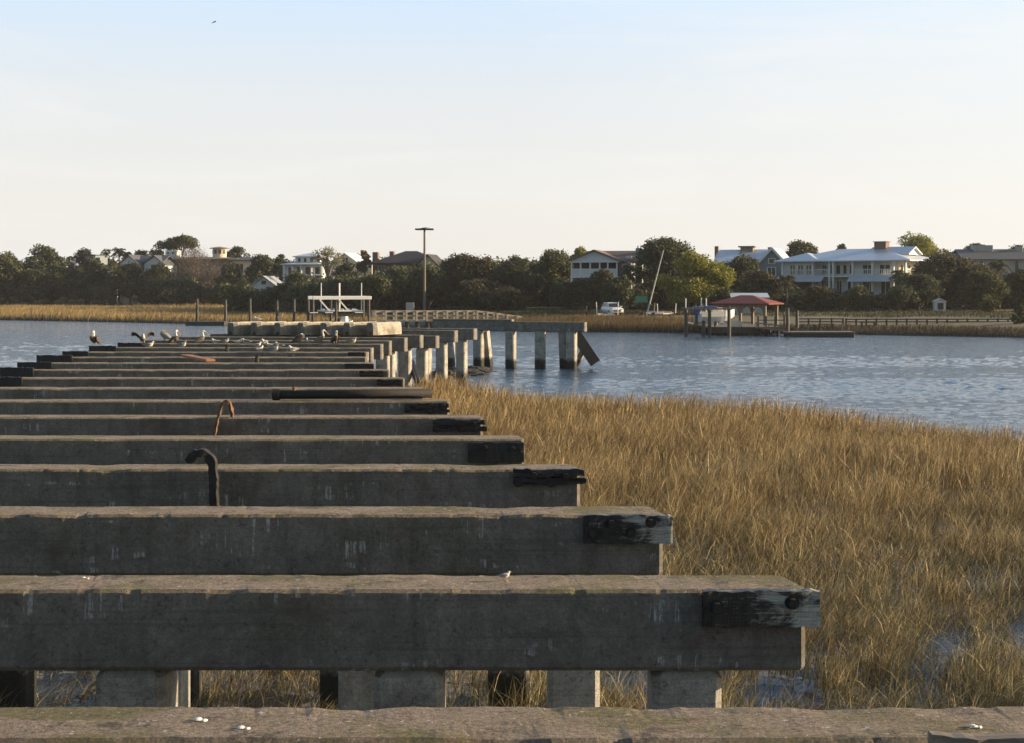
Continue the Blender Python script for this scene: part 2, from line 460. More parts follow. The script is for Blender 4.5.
def mud_mat():
    t = NT('wet_mud')
    n = t.noise(t.pos(), 2.2, 6, 0.7); m = t.noise(t.pos(), 13, 5, 0.7)
    c = t.mix(t.ramp(n, [(0.35, 0.0), (0.65, 1.0)]), (0.022, 0.019, 0.015), (0.055, 0.047, 0.034))
    sky_glint = t.ramp(t.noise(t.pos(), 1.3, 6, 0.75, 0.6), [(0.48, 0.0), (0.54, 0.9)])  # pale patches painted in for sky reflected in the puddles
    t.col(t.mix(t.math('MULTIPLY', sky_glint, t.ramp(m, [(0.36, 0.2), (0.5, 1.0)])), c, (0.42, 0.43, 0.44)))
    t.rough(t.ramp(n, [(0.35, 0.25), (0.6, 0.8)])); t.bump(t.math('ADD', n, m), 0.7, 0.05)
    return t.mat
M['mud'] = mud_mat()

# marsh outline: far edge of the near grass as a function of world X
EDGE_X = [-30, -12, -7, -4.2, -2.8, 0, 3.07, 6, 9.4, 11.7, 14.3, 20, 32]
EDGE_Y = [46, 54, 60, 64.5, 64.0, 59.5, 56.5, 54.5, 52.0, 48.0, 44.5, 37, 28]
def edge(x): return np.interp(x, EDGE_X, EDGE_Y)
def vnoise(x, y, s, seed=0):
    """cheap smooth value noise on arrays"""
    x = np.asarray(x) / s + seed * 17.3; y = np.asarray(y) / s - seed * 9.1
    xi = np.floor(x).astype(int); yi = np.floor(y).astype(int); fx = x - xi; fy = y - yi
    fx = fx * fx * (3 - 2 * fx); fy = fy * fy * (3 - 2 * fy)
    def h(a, b): return np.modf(np.abs(np.sin(a * 127.1 + b * 311.7) * 43758.5453))[0]
    return (h(xi, yi) * (1-fx) + h(xi+1, yi) * fx) * (1-fy) + (h(xi, yi+1) * (1-fx) + h(xi+1, yi+1) * fx) * fy
def holes(x, y): return 0.45 * vnoise(x, y, 1.5, 6) + 0.30 * vnoise(x, y, 0.7, 16) + 0.25 * vnoise(x, y, 0.33, 26)
def mud_z(x, y):
    e = edge(x) - y
    z = 0.10 * (vnoise(x, y, 2.1, 1) - 0.5) + 0.07 * (vnoise(x, y, 0.7, 2) - 0.5)
    wet = np.clip((27 - y) / 8, 0, 1) * np.clip((x + 1.0) / 3, 0, 1)       # wetter near the bridge, on the right
    z = z + 0.045 - 0.04 * wet
    z = z - 0.06 * np.clip((0.45 - holes(x, y)) / 0.08, 0, 1) * np.clip((30 - y) / 8, 0.1, 1)
    return np.where(e < 2.0, np.minimum(z, -0.5 + 0.27 * np.maximum(e, -1)), z)
SH_PX = [-1600, -600, 0, 230, 330, 420, 530, 600, 700, 860, 1024, 1700, 2600]
SH_D = [420, 265, 206, 181, 172, 162, 152, 151, 148, 142, 134, 112, 95]
def shore(px): return np.interp(px, SH_PX, SH_D)
# wind waves of the creek as real relief, finest where it lies nearest
wr = np.random.default_rng(3)
wpx = np.linspace(-420, 1420, 1150); wdp = 1 / np.linspace(1 / 36.0, 1 / 230.0, 640)
WP, WD = np.meshgrid(wpx, wdp); WX = PX(WP, WD)
WZ = np.zeros_like(WX)
for k in range(60):
    lam = 0.36 * (1.7 / 0.36) ** wr.uniform(0, 1); th = wr.normal(1.75, 0.55); kk = 2 * math.pi / lam
    amp = 0.0029 * lam ** 0.5 * wr.uniform(.6, 1.3)
    fade = np.clip(lam / (WD / 90.0) * 1.2 - .35, 0, 1)
    WZ += amp * fade * np.sin(kk * (WX * math.cos(th) + WD * math.sin(th)) + wr.uniform(0, 6.28))
gust = 0.06 + 2.2 * vnoise(WX, WD, 34, 4) * vnoise(WX * .12, WD, 6, 5) + 0.5 * vnoise(WX * .07, WD, 2.6, 6)
WZ = 0.105 + 0.10 * np.tanh(WZ * gust / 0.10)
WZ *= np.clip((shore(WP) + 1.5 - WD) / 18, 0.12, 1)
ii = np.arange(WP.size).reshape(WP.shape)
Q = np.stack([ii[:-1, :-1], ii[1:, :-1], ii[1:, 1:], ii[:-1, 1:]], -1).reshape(-1, 4)
cq = WP[:-1, :-1].ravel() * 0 + (edge(WX[:-1, :-1]) - WD[:-1, :-1]).ravel()
so = (WD[:-1, :-1] - shore(WP[:-1, :-1])).ravel()
Q = Q[(cq < 1.5) & (so < 1.5)]
wv = np_mesh('water', np.stack([WX, WD, WZ], -1).reshape(-1, 3), Q, M['water'])
wv.data.polygons.foreach_set('use_smooth', [True] * len(Q))
tag(wv, 'wind ruffled creek water between the marsh and the far shore', None, None, 'structure')
gx = np.concatenate([np.linspace(-30, -9, 50), np.linspace(-8.8, 13, 150), np.linspace(13.3, 32, 45)]); gy = np.concatenate([np.linspace(-6, 24, 200), np.linspace(24.4, 68, 110)])
GX, GY = np.meshgrid(gx, gy)
V = np.stack([GX, GY, mud_z(GX, GY)], -1).reshape(-1, 3)
ii = np.arange(len(gx) * len(gy)).reshape(len(gy), len(gx))
Q = np.stack([ii[:-1, :-1], ii[:-1, 1:], ii[1:, 1:], ii[1:, :-1]], -1).reshape(-1, 4)
mud = np_mesh('mudflat', V, Q, M['mud']); mud.data.polygons.foreach_set('use_smooth', [True] * len(Q))
tag(mud, 'dark wet mud and shallow puddles under the marsh grass', None, None, 'structure')

# far land
def land_z(px, d):
    off = np.asarray(d, float) - shore(px)
    zr = np.interp(off, [-6, 0, 1.2, 5, 10, 18, 60], [-1.2, -0.05, 0.35, 0.75, 1.15, 1.5, 1.9])
    zl = np.interp(d, [0, 303, 320, 400], [0.35, 0.40, 1.8, 2.6])
    zl = np.minimum(zl, np.interp(off, [-6, 0, 1.5], [-1.2, -0.05, 0.6]))
    k = np.clip((np.asarray(px) - 350) / 100, 0, 1)
    return zl * (1 - k) + zr * k
def gz(px, d): return float(land_z(px, d))
pcs = np.linspace(-1600, 2600, 211)
offs = np.array([-5, -2, 0, .6, 1.2, 3, 5, 7.5, 10, 14, 18, 26, 36, 50, 70, 100, 118, 126, 135, 150, 200, 350, 700, 1200])
PP, OO = np.meshgrid(pcs, offs)
DD = shore(PP) + OO
ZZ = land_z(PP, DD) + 0.25 * (vnoise(PX(PP, DD), DD, 5, 3) - 0.5) * np.clip(OO / 6, 0, 1)
V = np.stack([PX(PP, DD), DD, ZZ], -1).reshape(-1, 3)
ii = np.arange(PP.size).reshape(PP.shape)
Q = np.stack([ii[:-1, :-1], ii[:-1, 1:], ii[1:, 1:], ii[1:, :-1]], -1).reshape(-1, 4)
def land_mat():
    t = NT('far_ground')
    n = t.noise(t.pos((0.4, 1, 1)), 0.35, 5, 0.65); m = t.noise(t.pos(), 2.5, 5, 0.7)
    c = t.mix(t.ramp(n, [(0.40, 0.0), (0.60, 1.0)]), (0.17, 0.135, 0.075), (0.095, 0.088, 0.036))
    c = t.mix(t.ramp(m, [(0.52, 0.0), (0.66, 0.5)]), c, (0.26, 0.21, 0.14))
    z = t.xyz(t.pos())[2]
    c = t.mix(t.ramp(t.math('ADD', z, t.math('MULTIPLY', n, 0.3)), [(0.35, 1.0), (0.75, 0.0)]), c, (0.035, 0.030, 0.022))
    t.col(c); t.rough(0.95)
    return t.mat
land = np_mesh('far_shore_ground', V, Q, land_mat())
land.data.polygons.foreach_set('use_smooth', [True] * len(Q))
tag(land, 'sandy and grassy ground of the far shore', None, None, 'structure')

# ------------------------------------------------------------------ marsh grass (numpy ribbons)
def blades(x, y, z, h, wid, lean, az, rng, seg=3, curl=1.0, face=None):
    """tapering bent ribbons; lean = horizontal reach of the tip, az its heading"""
    n = len(x)
    t = np.linspace(0, 1, seg + 1)
    bx = (lean * np.cos(az))[:, None] * t ** (1.6 + curl)
    by = (lean * np.sin(az))[:, None] * t ** (1.6 + curl)
    up = np.sqrt(np.maximum(h ** 2 - (0.75 * lean) ** 2, (0.3 * h) ** 2))[:, None] * (t - 0.12 * (lean / h)[:, None] * t ** 3)
    C = np.stack([x[:, None] + bx, y[:, None] + by, z[:, None] + up], -1)
    fa = rng.uniform(0, math.pi, n) if face is None else face
    s = np.stack([np.cos(fa), np.sin(fa), np.zeros(n)], -1)
    wt = np.interp(t, [0, 0.35, 1], [0.75, 1.0, 0.12])
    off = s[:, None, :] * (0.5 * wid)[:, None, None] * wt[None, :, None]
    A = C - off; B = C + off
    V = np.stack([A, B], 2).reshape(-1, 3)                     # n*(seg+1)*2
    base = (np.arange(n) * (seg + 1) * 2)[:, None]
    k = np.arange(seg)[None, :] * 2
    Qd = np.stack([base + k, base + k + 1, base + k + 3, base + k + 2], -1).reshape(-1, 4)
    return V, Qd

def grass_mat(name, stops, green=None, transl=0.3):
    t = NT(name)
    r = t.geo.outputs['Random Per Island']
    p = t.noise(t.pos((1, 1, 0.0)), 0.42, 4, 0.6)
    f = t.math('ADD', t.math('MULTIPLY', r, 0.62), t.math('MULTIPLY', p, 0.5))
    c = t.ramp(f, stops)
    if green:
        y = t.xyz(t.pos())[1]
        gm = t.math('ADD', t.math('MULTIPLY', t.math('SUBTRACT', 33.0, y), 0.05), t.math('MULTIPLY', t.math('SUBTRACT', t.noise(t.pos((1, 1, 0)), 0.8, 3), 0.5), 2.2))
        r2 = t.math('FRACT', t.math('MULTIPLY', r, 37.0))
        gm = t.math('MULTIPLY', t.ramp(gm, [(0.05, 0.15), (0.8, 1.0)]), t.ramp(r2, [(0.35, 0.0), (0.6, 0.75)]))
        c = t.mix(gm, c, green)
        c = t.mix(t.ramp(t.math('MULTIPLY', t.math('SUBTRACT', y, 22.0), 0.04), [(0.0, 0.0), (1.0, 0.55)]), c, t.mix(r, (0.22, 0.145, 0.060), (0.48, 0.335, 0.145)))
    t.col(c); t.rough(0.65); t.set(**{'Specular_IOR_Level': 0.25})
    tr = t.n('BsdfTranslucent'); t.l(c, tr.inputs[0])
    mx = t.n('MixShader'); mx.inputs[0].default_value = transl
    t.l(t.b.outputs[0], mx.inputs[1]); t.l(tr.outputs[0], mx.inputs[2]); t.l(mx.outputs[0], t.out.inputs[0])
    return t.mat
M['marsh'] = grass_mat('golden_marsh_grass', [(0.28, (0.050, 0.038, 0.024)), (0.42, (0.16, 0.112, 0.056)), (0.56, (0.33, 0.222, 0.092)), (0.68, (0.51, 0.375, 0.17)), (0.82, (0.70, 0.58, 0.33))], (0.095, 0.110, 0.045), 0.15)
M['marsh_far'] = grass_mat('far_golden_grass', [(0.2, (0.22, 0.15, 0.065)), (0.5, (0.32, 0.225, 0.095)), (0.85, (0.41, 0.30, 0.14))], None, 0.25)
M['bank'] = grass_mat('brown_bank_grass', [(0.2, (0.085, 0.055, 0.03)), (0.5, (0.17, 0.115, 0.05)), (0.85, (0.28, 0.21, 0.10))], None, 0.3)

M['bank_dark'] = grass_mat('dark_bank_grass', [(0.2, (0.035, 0.028, 0.018)), (0.5, (0.075, 0.055, 0.030)), (0.85, (0.15, 0.115, 0.06))], None, 0.2)
M['green_grass'] = grass_mat('rough_green_grass', [(0.2, (0.030, 0.030, 0.015)), (0.5, (0.055, 0.055, 0.024)), (0.85, (0.10, 0.09, 0.042))], None, 0.2)
rng = np.random.default_rng(11)
def scatter(n, x0, x1, y0, y1): return rng.uniform(x0, x1, n), rng.uniform(y0, y1, n)
VS, QS = [], []; off = 0
def push(V, Qd):
    global off
    VS.append(V); QS.append(Qd + off); off += len(V)
def pier_right(y): return np.interp(y, [6, 9.4, 37, 45, 52, 60], [2.7, 1.95, -3.6, -4.5, -4.5, -3.6])
# right hand field, seen in the open
for (y0, y1, dens, wmul) in ((6.5, 13, 130, 1.2), (13, 21, 640, .85), (21, 31, 380, 1.1), (31, 44, 210, 1.6), (44, 68, 115, 2.3)):
    x0, x1 = -8.5, 0.36 * y1 + 5
    n = int((x1 - x0) * (y1 - y0) * dens)
    x, y = scatter(n, x0, x1, y0, y1)
    cl = vnoise(x, y, 0.33, 5)                                   # tussocks
    hole = holes(x, y)
    wet = np.clip((29 - y) / 9, 0, 1)
    keep = (y < edge(x) - 0.25 + 0.9 * (cl - .5) + 1.2 * (vnoise(x, y, 3.0, 12) - .5)) & (x > pier_right(y) - np.where(y < 24, 9, 4.5))
    keep &= (rng.uniform(0, 1, n) < 0.25 + 1.0 * cl)
    keep &= ~((hole < 0.30 + 0.13 * wet * np.clip((x + 2.5) / 4, .35, 1)) & (rng.uniform(0, 1, n) < 0.72 + 0.17 * wet))
    under = (x < pier_right(y) - 0.2)
    keep &= ~(under & (rng.uniform(0, 1, n) < 0.55))
    x, y, cl = x[keep], y[keep], cl[keep]; n = len(x)
    hh = (0.52 + 0.50 * vnoise(x, y, 3.5, 7)) * rng.uniform(0.5, 1.18, n) * np.interp(y, [6, 15, 22, 32, 66], [0.5, 0.55, 0.70, 0.95, 1.08]) * (1 + np.interp(y, [14, 28, 42], [.6, .4, .12]) * (cl - .5) * 2)
    lodged = np.clip((vnoise(x, y, 1.3, 8) - 0.42) * 4, 0, 1) * np.interp(y, [10, 20, 28, 40], [1, .8, .3, .08])
    kind = rng.uniform(0, 1, n)
    lean = hh * (np.where(kind < 0.5, 0.10, np.interp(y, [18, 34], [.45, .26])) * rng.uniform(0.2, 1.8, n) + 0.75 * lodged)
    lean = np.minimum(lean, hh * 1.2)
    heading = 0.2 + 1.6 * (vnoise(x, y, 2.2, 13) - .5)
    az = np.where(rng.uniform(0, 1, n) < 0.55, heading + rng.normal(0, 0.55, n), rng.uniform(-math.pi, math.pi, n))
    wid = rng.uniform(0.005, 0.011, n) * wmul * np.where(rng.uniform(0, 1, n) < .07, 2.0, 1.0)
    push(*blades(x, y, mud_z(x, y) - 0.03, hh, wid, lean, az, rng, 3, rng.uniform(0, 1)))
    # leaves that leave the stems part way up, and broken bits lying across them
    nd = int(n * np.interp(y0, [6, 19, 44], [1.5, 1.1, .5]))
    k = rng.integers(0, n, nd); fr = rng.uniform(.15, .8, nd)
    xd = x[k] + lean[k] * np.cos(az[k]) * fr ** 1.9; yd = y[k] + lean[k] * np.sin(az[k]) * fr ** 1.9
    zd_ = mud_z(x[k], y[k]) + hh[k] * fr * (1 - .35 * np.minimum(1, lean[k] / hh[k]))
    hd = rng.uniform(.12, .38, nd) * (0.6 + hh[k])
    push(*blades(xd, yd, zd_, hd, rng.uniform(.005, .010, nd) * wmul * np.where(rng.uniform(0, 1, nd) < .10, 2.0, 1.0), hd * rng.uniform(.35, 1.2, nd), np.where(rng.uniform(0, 1, nd) < .5, rng.normal(.25, .8, nd), rng.uniform(-3.14, 3.14, nd)), rng, 2, 0.0))
V = np.concatenate(VS); Q = np.concatenate(QS)
print('marsh blades faces', len(Q))
tag(np_mesh('marsh_grass', V, Q, M['marsh']), 'dense golden brown marsh grass growing beside the ruined pier', 'marsh grass', None, 'stuff')

def belt_blades(name, n, pxr, offr, h, wid, mat, label, seed, absd=None, minz=-1):
    r = np.random.default_rng(seed)
    px = r.uniform(*pxr, n)
    d = shore(px) + r.uniform(*offr, n) if absd is None else shore(px) + (absd - shore(px)) * r.uniform(0, 1, n) ** 1.15
    x = PX(px, d)
    hh = h * r.uniform(0.6, 1.15, n) * (0.7 + 0.5 * vnoise(x, d, 6, seed))
    V, Qd = blades(x, d, land_z(px, d) - 0.08, hh, wid * r.uniform(0.6, 1.4, n), hh * r.uniform(0.05, 0.5, n), r.uniform(-1.2, 1.6, n), r, 2, 0.3)
    return tag(np_mesh(name, V, Qd, mat), label, 'marsh grass', None, 'stuff')
belt_blades('marsh_grass', 105000, (-260, 385), (0, 1), 1.0, 0.075, M['marsh_far'], 'wide golden marsh strip along the far left shore', 21, absd=306.0)
belt_blades('marsh_grass', 26000, (425, 705), (0.2, 7.5), 0.85, 0.05, M['bank'], 'brown grass on the bank below the parked white car', 22)
belt_blades('marsh_grass', 20000, (705, 1500), (0.2, 4.5), 0.55, 0.05, M['bank_dark'], 'dark brown grass on the bank below the low timber fence', 23)

belt_blades('rough_grass', 26000, (640, 1250), (17, 44), 0.35, 0.07, M['green_grass'], 'rough green and brown grass behind the low timber fence', 24)
belt_blades('rough_grass', 20000, (380, 640), (9, 42), 0.45, 0.07, M['green_grass'], 'rough grass behind the timber walkway, left of the white car', 25)
# ------------------------------------------------------------------ ruined pier: rows of concrete supports
def cap_mesh(L, x_skew, seed, fine):
    """long beam lofted from rings, chamfered ends, slightly chipped edges; front face at y=0, depth .5, z 0...54"""
    rg = random.Random(seed)
    D, H, c = 0.50, 0.54, 0.042
    N = 260 if fine else 44
    xs = [-L/2, -L/2 + c] + [-L/2 + c + (L - 2*c) * k / N for k in range(1, N)] + [L/2 - c, L/2]
    rings = []
    for i, x in enumerate(xs):
        e = 0.0 if 0 < i < len(xs) - 1 else c
        pts = []
        nt = 3 if fine else 1
        def P(y, z, chip):
            a = 0.0045 * noise.noise((x * 1.3 + seed * 7.1, y * 3, z * 3)) + (0.004 * noise.noise((x * 7 + seed, y * 9, z * 9)) + 0.003 * noise.noise((x * 13 + seed, y * 9, z * 9)) if fine else 0.003 * noise.noise((x * 6 + seed, y, z)))
            q = (max(0.0, noise.noise((x * 2.7 + 31 * seed, y + 5, z)) - 0.28) + 0.6 * max(0.0, noise.noise((x * 9.3 + 17 * seed, y + 5, z)) - 0.35)) * chip
            return a, q
        sec = [(e, 0.03), (e, H*.35), (e, H*.7), (e, H - 0.022), (e + 0.022, H), (D*.5, H), (D - e - 0.022, H), (D - e, H - 0.022), (D - e, 0.03), (D - e - 0.03, 0.0), (D*.5, 0.0), (e + 0.03, 0.0)]
        for (y, z) in sec:
            a, q = P(y, z, 0.035 if z > H - 0.03 else 0.015)
            yy = y + (a * 0.6 if 0.1 < z < H - .05 else a) + (q if y < D / 2 else -q)
            zz = z + (0.6 * a - (q if abs(y - D*.5) > .05 else 0) if z > H - 0.03 else 0.3 * a)
            pts.append((x + x_skew * yy, yy, zz))
        rings.append(pts)
    m = MB(); m.loft(rings)
    return m

def bolt(m, x, z, y0, r=0.034, ln=0.07):
    m.tube([(x, y0 + 0.004, z), (x, y0 - 0.012, z)], r * 1.45, 10)
    m.tube([(x, y0 - 0.010, z), (x, y0 - ln, z)], r, 6)

def plank(root, x0, x1, z0, z1, y1, th, mat, bolts, seed, split=False):
    rg = random.Random(seed)
    m = MB()
    strips = [(z0, z1)] if not split else [(z0, z0 + (z1 - z0) * 0.40), (z0 + (z1 - z0) * 0.52, z1)]
    for si, (a, b) in enumerate(strips):
        N = 40; rings = []
        for k in range(N + 1):
            x = x0 + (x1 - x0) * k / N
            if k == N and split: x -= 0.03 * si
            j = lambda s: (0.022 if split else 0.013) * noise.noise((x * 6 + seed * 3.7, s * 2.1, si)) + 0.010 * noise.noise((x * 19 + seed * 3.7, s * 2.1, si)) - (0.03 * max(0, (k - 34) / 6) * abs(noise.noise((s * 3.3, k * .9, seed))) if s in (4, 5) else 0)
            rg_ = [(x, y1 - th + j(1), a + j(2)), (x, y1 - th + j(3), (a + b) / 2), (x, y1 - th + j(4), b + j(5)), (x, y1 - 0.003, b + j(5)), (x, y1 - 0.003, a + j(2))]
            rings.append(rg_)
        m.loft(rings)
    p = m.build('timber_plank', mat, root)
    for (bx, bz) in bolts:
        q = MB(); bolt(q, bx, bz, y1 - th + 0.004); q.build('bolt', M['black_iron'], p)
    return p

ZB = 2.25           # underside of the beams
def bent(i, d, xr, theta, label, L=9.3, plk=None, left=False, skew=0.0, over=0.79, npile=5, fine=False, ztop=0.0):
    """one support: beam, piles, bolted timber. xr = world X of the right end, theta = clockwise turn"""
    th = -R(theta)
    cx, cy = xr - L / 2 * math.cos(th), d - L / 2 * math.sin(th)
    root = thing('pier_support', label, 'pier support', (cx, cy, 0.0), th, 'concrete supports of the ruined pier')
    c = cap_mesh(L, skew, i * 3 + 1, fine).build('beam', M['cap'], root); c.location = (0, 0, ZB + ztop)
    for k in range(npile):
        x = L / 2 - over - k * 1.85
        if x < -L / 2: break
        m = MB(); m.cbox(-0.23, 0.23, -0.23, 0.23, -1.4, ZB + ztop - 0.004, 0.045)
        q = m.build('pile', M['pile'], root); q.location = (x, 0.25, 0)
    if plk:
        x0, x1, za, zb, bl, split, mat = plk
        plank(root, x0, x1, za, zb, 0.0, 0.07, M[mat], bl, i * 5 + 2, split)
    if left:
        plank(root, -L/2 - 0.05, -L/2 + 0.75 + 0.1 * (i % 3), ZB + 0.20, ZB + 0.575 + 0.03 * (i % 2), 0.0, 0.08, M['black_timber'], [], i * 5 + 3)
    return root

def depth(i): return 9.39 + 3.10 * (i - 1)
XR = {0: 2.75, 1: 1.953, 2: 1.336, 3: 0.755, 4: 0.17, 5: -0.44, 6: -1.09, 7: -1.72, 8: -2.34, 9: -2.94, 10: -3.60, 11: -4.13, 12: -4.43, 13: -4.59, 14: -4.56, 15: -4.53, 16: -4.2, 17: -3.79, 18: -3.30, 19: -2.62, 20: -1.82}
TH = {12: 1, 13: 2, 14: 3, 15: 4, 16: 8, 17: 11, 18: 13, 19: 16, 20: 18}
LB = {
 0: 'nearest weathered concrete beam, mossy top running along the bottom edge',
 1: 'concrete beam with a half charred pale plank bolted to its right end',
 2: 'concrete beam whose bolted black plank shows pale wood at the tip',
 3: 'concrete beam with a split black plank above a darker square patch',
 4: 'concrete beam just behind the bent black strap, bolted dark plank at its end',
 5: 'concrete beam with the rusty looped strap in front, split plank at its end',
 6: 'concrete beam carrying the long black pipe along its top',
 7: 'concrete beam directly behind the long black pipe, its right end bare',
 8: 'concrete beam second behind the long black pipe, black plank right end',
 9: 'concrete beam, last one with grass right at its right end, black plank on left end',
 10: 'concrete beam under the loose orange board, two beams in front of the nearest gulls',
 11: 'concrete beam under the far end of the loose orange board',
 12: 'concrete beam holding the two nearest resting gulls',
 13: 'concrete beam on whose left end the lone hunched pelican sits',
 14: 'concrete beam under the wing-drying pelican and the row of gulls',
 15: 'concrete beam just in front of the pale deck girders, piles standing at water edge',
 16: 'concrete beam under the near ends of the pale deck girders',
 17: 'concrete beam under the middle of the pale deck girders',
 18: 'short lower looking concrete beam right behind the pale deck girders',
 19: 'concrete beam turned to the right, second from the wide one over open water',
 20: 'concrete beam turned to the right, next to the wide one over open water',
}
def loc_px(i, px):   # local x on beam i of a pixel column (straight beams)
    return PX(px, depth(i)) - (XR[i] - 9.3 / 2)
for i in range(0, 21):
    d = depth(i); L = 9.3; pk = None
    s = d / F
    if i == 0:
        d = 6.29; L = 10.4
        xa = PX(928, d) - (XR[0] + 1.0 - L/2)
        bent(0, d, XR[0] + 1.0, 0, LB[0], L=L, skew=-0.19, fine=True, over=1.4, plk=(xa, L/2 + .05, 2.55, 2.825, [], False, 'grey_timber'))
        continue
    if i == 1: pk = (loc_px(1, 702), loc_px(1, 818), PZ(625, d), PZ(589.5, d), [(loc_px(1, 715), PZ(604, d)), (loc_px(1, 790), PZ(600, d))], False, 'char')
    if i == 2: pk = (loc_px(2, 583), loc_px(2, 672), PZ(542, d), PZ(514, d), [(loc_px(2, 592), PZ(531, d)), (loc_px(2, 611), PZ(522, d)), (loc_px(2, 630), PZ(531, d)), (loc_px(2, 650), PZ(521, d))], False, 'char')
    if i == 3: pk = (loc_px(3, 513), loc_px(3, 586), PZ(484, d), PZ(468.5, d), [(loc_px(3, 518), PZ(482, d)), (loc_px(3, 534), PZ(474, d)), (loc_px(3, 551), PZ(482, d)), (loc_px(3, 566), PZ(475, d))], True, 'black_timber')
    if i == 4: pk = (loc_px(4, 468), loc_px(4, 524), PZ(462, d), PZ(442, d), [(loc_px(4, 473), PZ(453, d)), (loc_px(4, 485), PZ(447, d)), (loc_px(4, 513), PZ(448, d))], False, 'black_timber')
    if i == 5: pk = (loc_px(5, 433), loc_px(5, 487), PZ(431, d), PZ(419, d), [(loc_px(5, 437), PZ(429, d)), (loc_px(5, 461), PZ(429, d)), (loc_px(5, 474), PZ(423, d))], True, 'black_timber')
    if i == 6: pk = (loc_px(6, 405), loc_px(6, 450), PZ(412, d), PZ(403, d), [(loc_px(6, 408), PZ(409, d)), (loc_px(6, 430), PZ(411, d)), (loc_px(6, 443), PZ(405, d))], True, 'black_timber')
    if i == 8: pk = (loc_px(8, 377), loc_px(8, 402), PZ(385, d), PZ(379, d), [], True, 'black_timber')
    if i == 9: pk = (loc_px(9, 360), loc_px(9, 384), PZ(377, d), PZ(370.5, d), [], True, 'black_timber')
    if i == 10: pk = (loc_px(10, 345), loc_px(10, 374), PZ(369, d), PZ(363.5, d), [], False, 'black_timber')
    if i == 12: pk = (loc_px(12, 348), loc_px(12, 365), PZ(357, d), PZ(352, d), [], False, 'black_timber')
    ov = 0.79 if i < 15 else (0.3 if i == 15 else 0.72)
    bent(i, d, XR[i], TH.get(i, 0), LB[i], L=(9.3 if i != 18 else 9.0), plk=pk, left=(8 <= i <= 14), skew=-0.19 if i < 12 else 0.0, over=ov, fine=(i <= 3), ztop=(-0.14 if i == 18 else 0.0))

# last wide support over open water
d = 80.7; th = -R(20); xr = 4.12; L = 9.4
cx, cy = xr - L/2 * math.cos(th), d - L/2 * math.sin(th)
last = thing('pier_support', 'widest concrete support standing in open water with a leaning pile', 'pier support', (cx, cy, 0), th, 'concrete supports of the ruined pier')
c = cap_mesh(L, 0, 91, False).build('beam', M['cap'], last); c.location = (0, 0, ZB)
m = MB(); m.cbox(-L/2, L/2 - 4.4, 0.02, 0.48, ZB + 0.545, ZB + 0.66, 0.03)
m.build('top_slab', M['cap'], last)
for lx in (4.7 - 0.85, 4.7 - 2.75, 4.7 - 4.55, 4.7 - 6.55, 4.7 - 8.4):
    m = MB(); m.cbox(-0.27, 0.27, -0.25, 0.25, -1.4, ZB - 0.004, 0.05)
    q = m.build('pile', M['pile'], last); q.location = (lx, 0.25, 0)
for (lx, dx, dy) in ((4.7 - 1.5, -0.2, 1.0), (4.7 - 6.32, 0.0, 1.0)):
    m = MB(); m.bar((lx, 0.6, ZB - 0.02), (lx + dx, 0.6 + dy, -1.2), 0.46, 0.46); m.build('pile', M['pile'], last)
m = MB(); m.bar((4.7 - 0.95, 0.75, ZB + 0.1), (4.7 - 0.95 + 1.3 * math.cos(R(20)), 0.75 + 1.3 * math.sin(R(20)), 0.42), 0.50, 0.62); q = m.build('pile', M['dark_timber'], last)  # dark timber colour puts shade into this leaning pile
tag(q, 'broken pile leaning out to the right')
m = MB(); m.bar((4.7 - 1.5, 1.3, -0.8), (4.7 - 0.45, 1.3, 1.15), 0.28, 0.3); m.build('brace', M['pile'], last)

# deck girders still lying across the supports
gb = [('pale deck girder at the far left of the row, its near end capped and square', 0), ('pale deck girder second from the left in the row', 1), ('pale deck girder third from the left in the row', 2),
      ('pale deck girder in the middle of the row of seven', 3), ('pale deck girder just left of the two tall pelicans', 4), ('pale deck girder behind the two tall pelicans, second from the right', 5), ('rightmost pale deck girder with its whole sunlit side showing', 6)]
for lab, k in gb:
    d0 = 58.3; a = R(31)
    pxl = 236 + (375 - 236) * k / 6.0                       # near right corner of each girder
    x1 = PX(pxl, d0 - 0.35 * (k - 3) / 3)
    o = thing('deck_girder', lab, 'girder', (x1, d0 - 0.30 * (k - 3) / 3, ZB + 0.55), -a - R((k * 37 % 7 - 3) * 0.5), 'pale concrete deck girders')
    m = MB()
    W, H, Ln = 0.54, 0.54, 1.95
    rings = []
    for q in range(13):
        y = Ln * q / 12
        j = lambda s: 0.022 * noise.noise((q * 1.3 + k * 9, s, k))
        e = 0.10 if q in (0, 12) else 0.0
        rings.append([(-W+e, y, 0.02), (-W+e+j(1), y, H*.55), (-W+.02+e, y, H-.05+j(2)), (-W+.06+e, y, H-e*.3+j(3)), (-.07-e, y, H-e*.3+j(4)), (-.03-e, y, H-.05+j(5)), (-e+j(6), y, H*.55), (-e, y, 0.02), (-.16, y, 0.0), (-.2, y, 0.14), (-W+.2, y, 0.14), (-W+.16, y, 0.0)])
    m.loft(rings)
    m.m = [1 if len(f_) > 4 else 0 for f_ in m.f]
    m.build('slab', [M['slab_sunlit' if k == 6 else 'slab'], M['cap']], o)

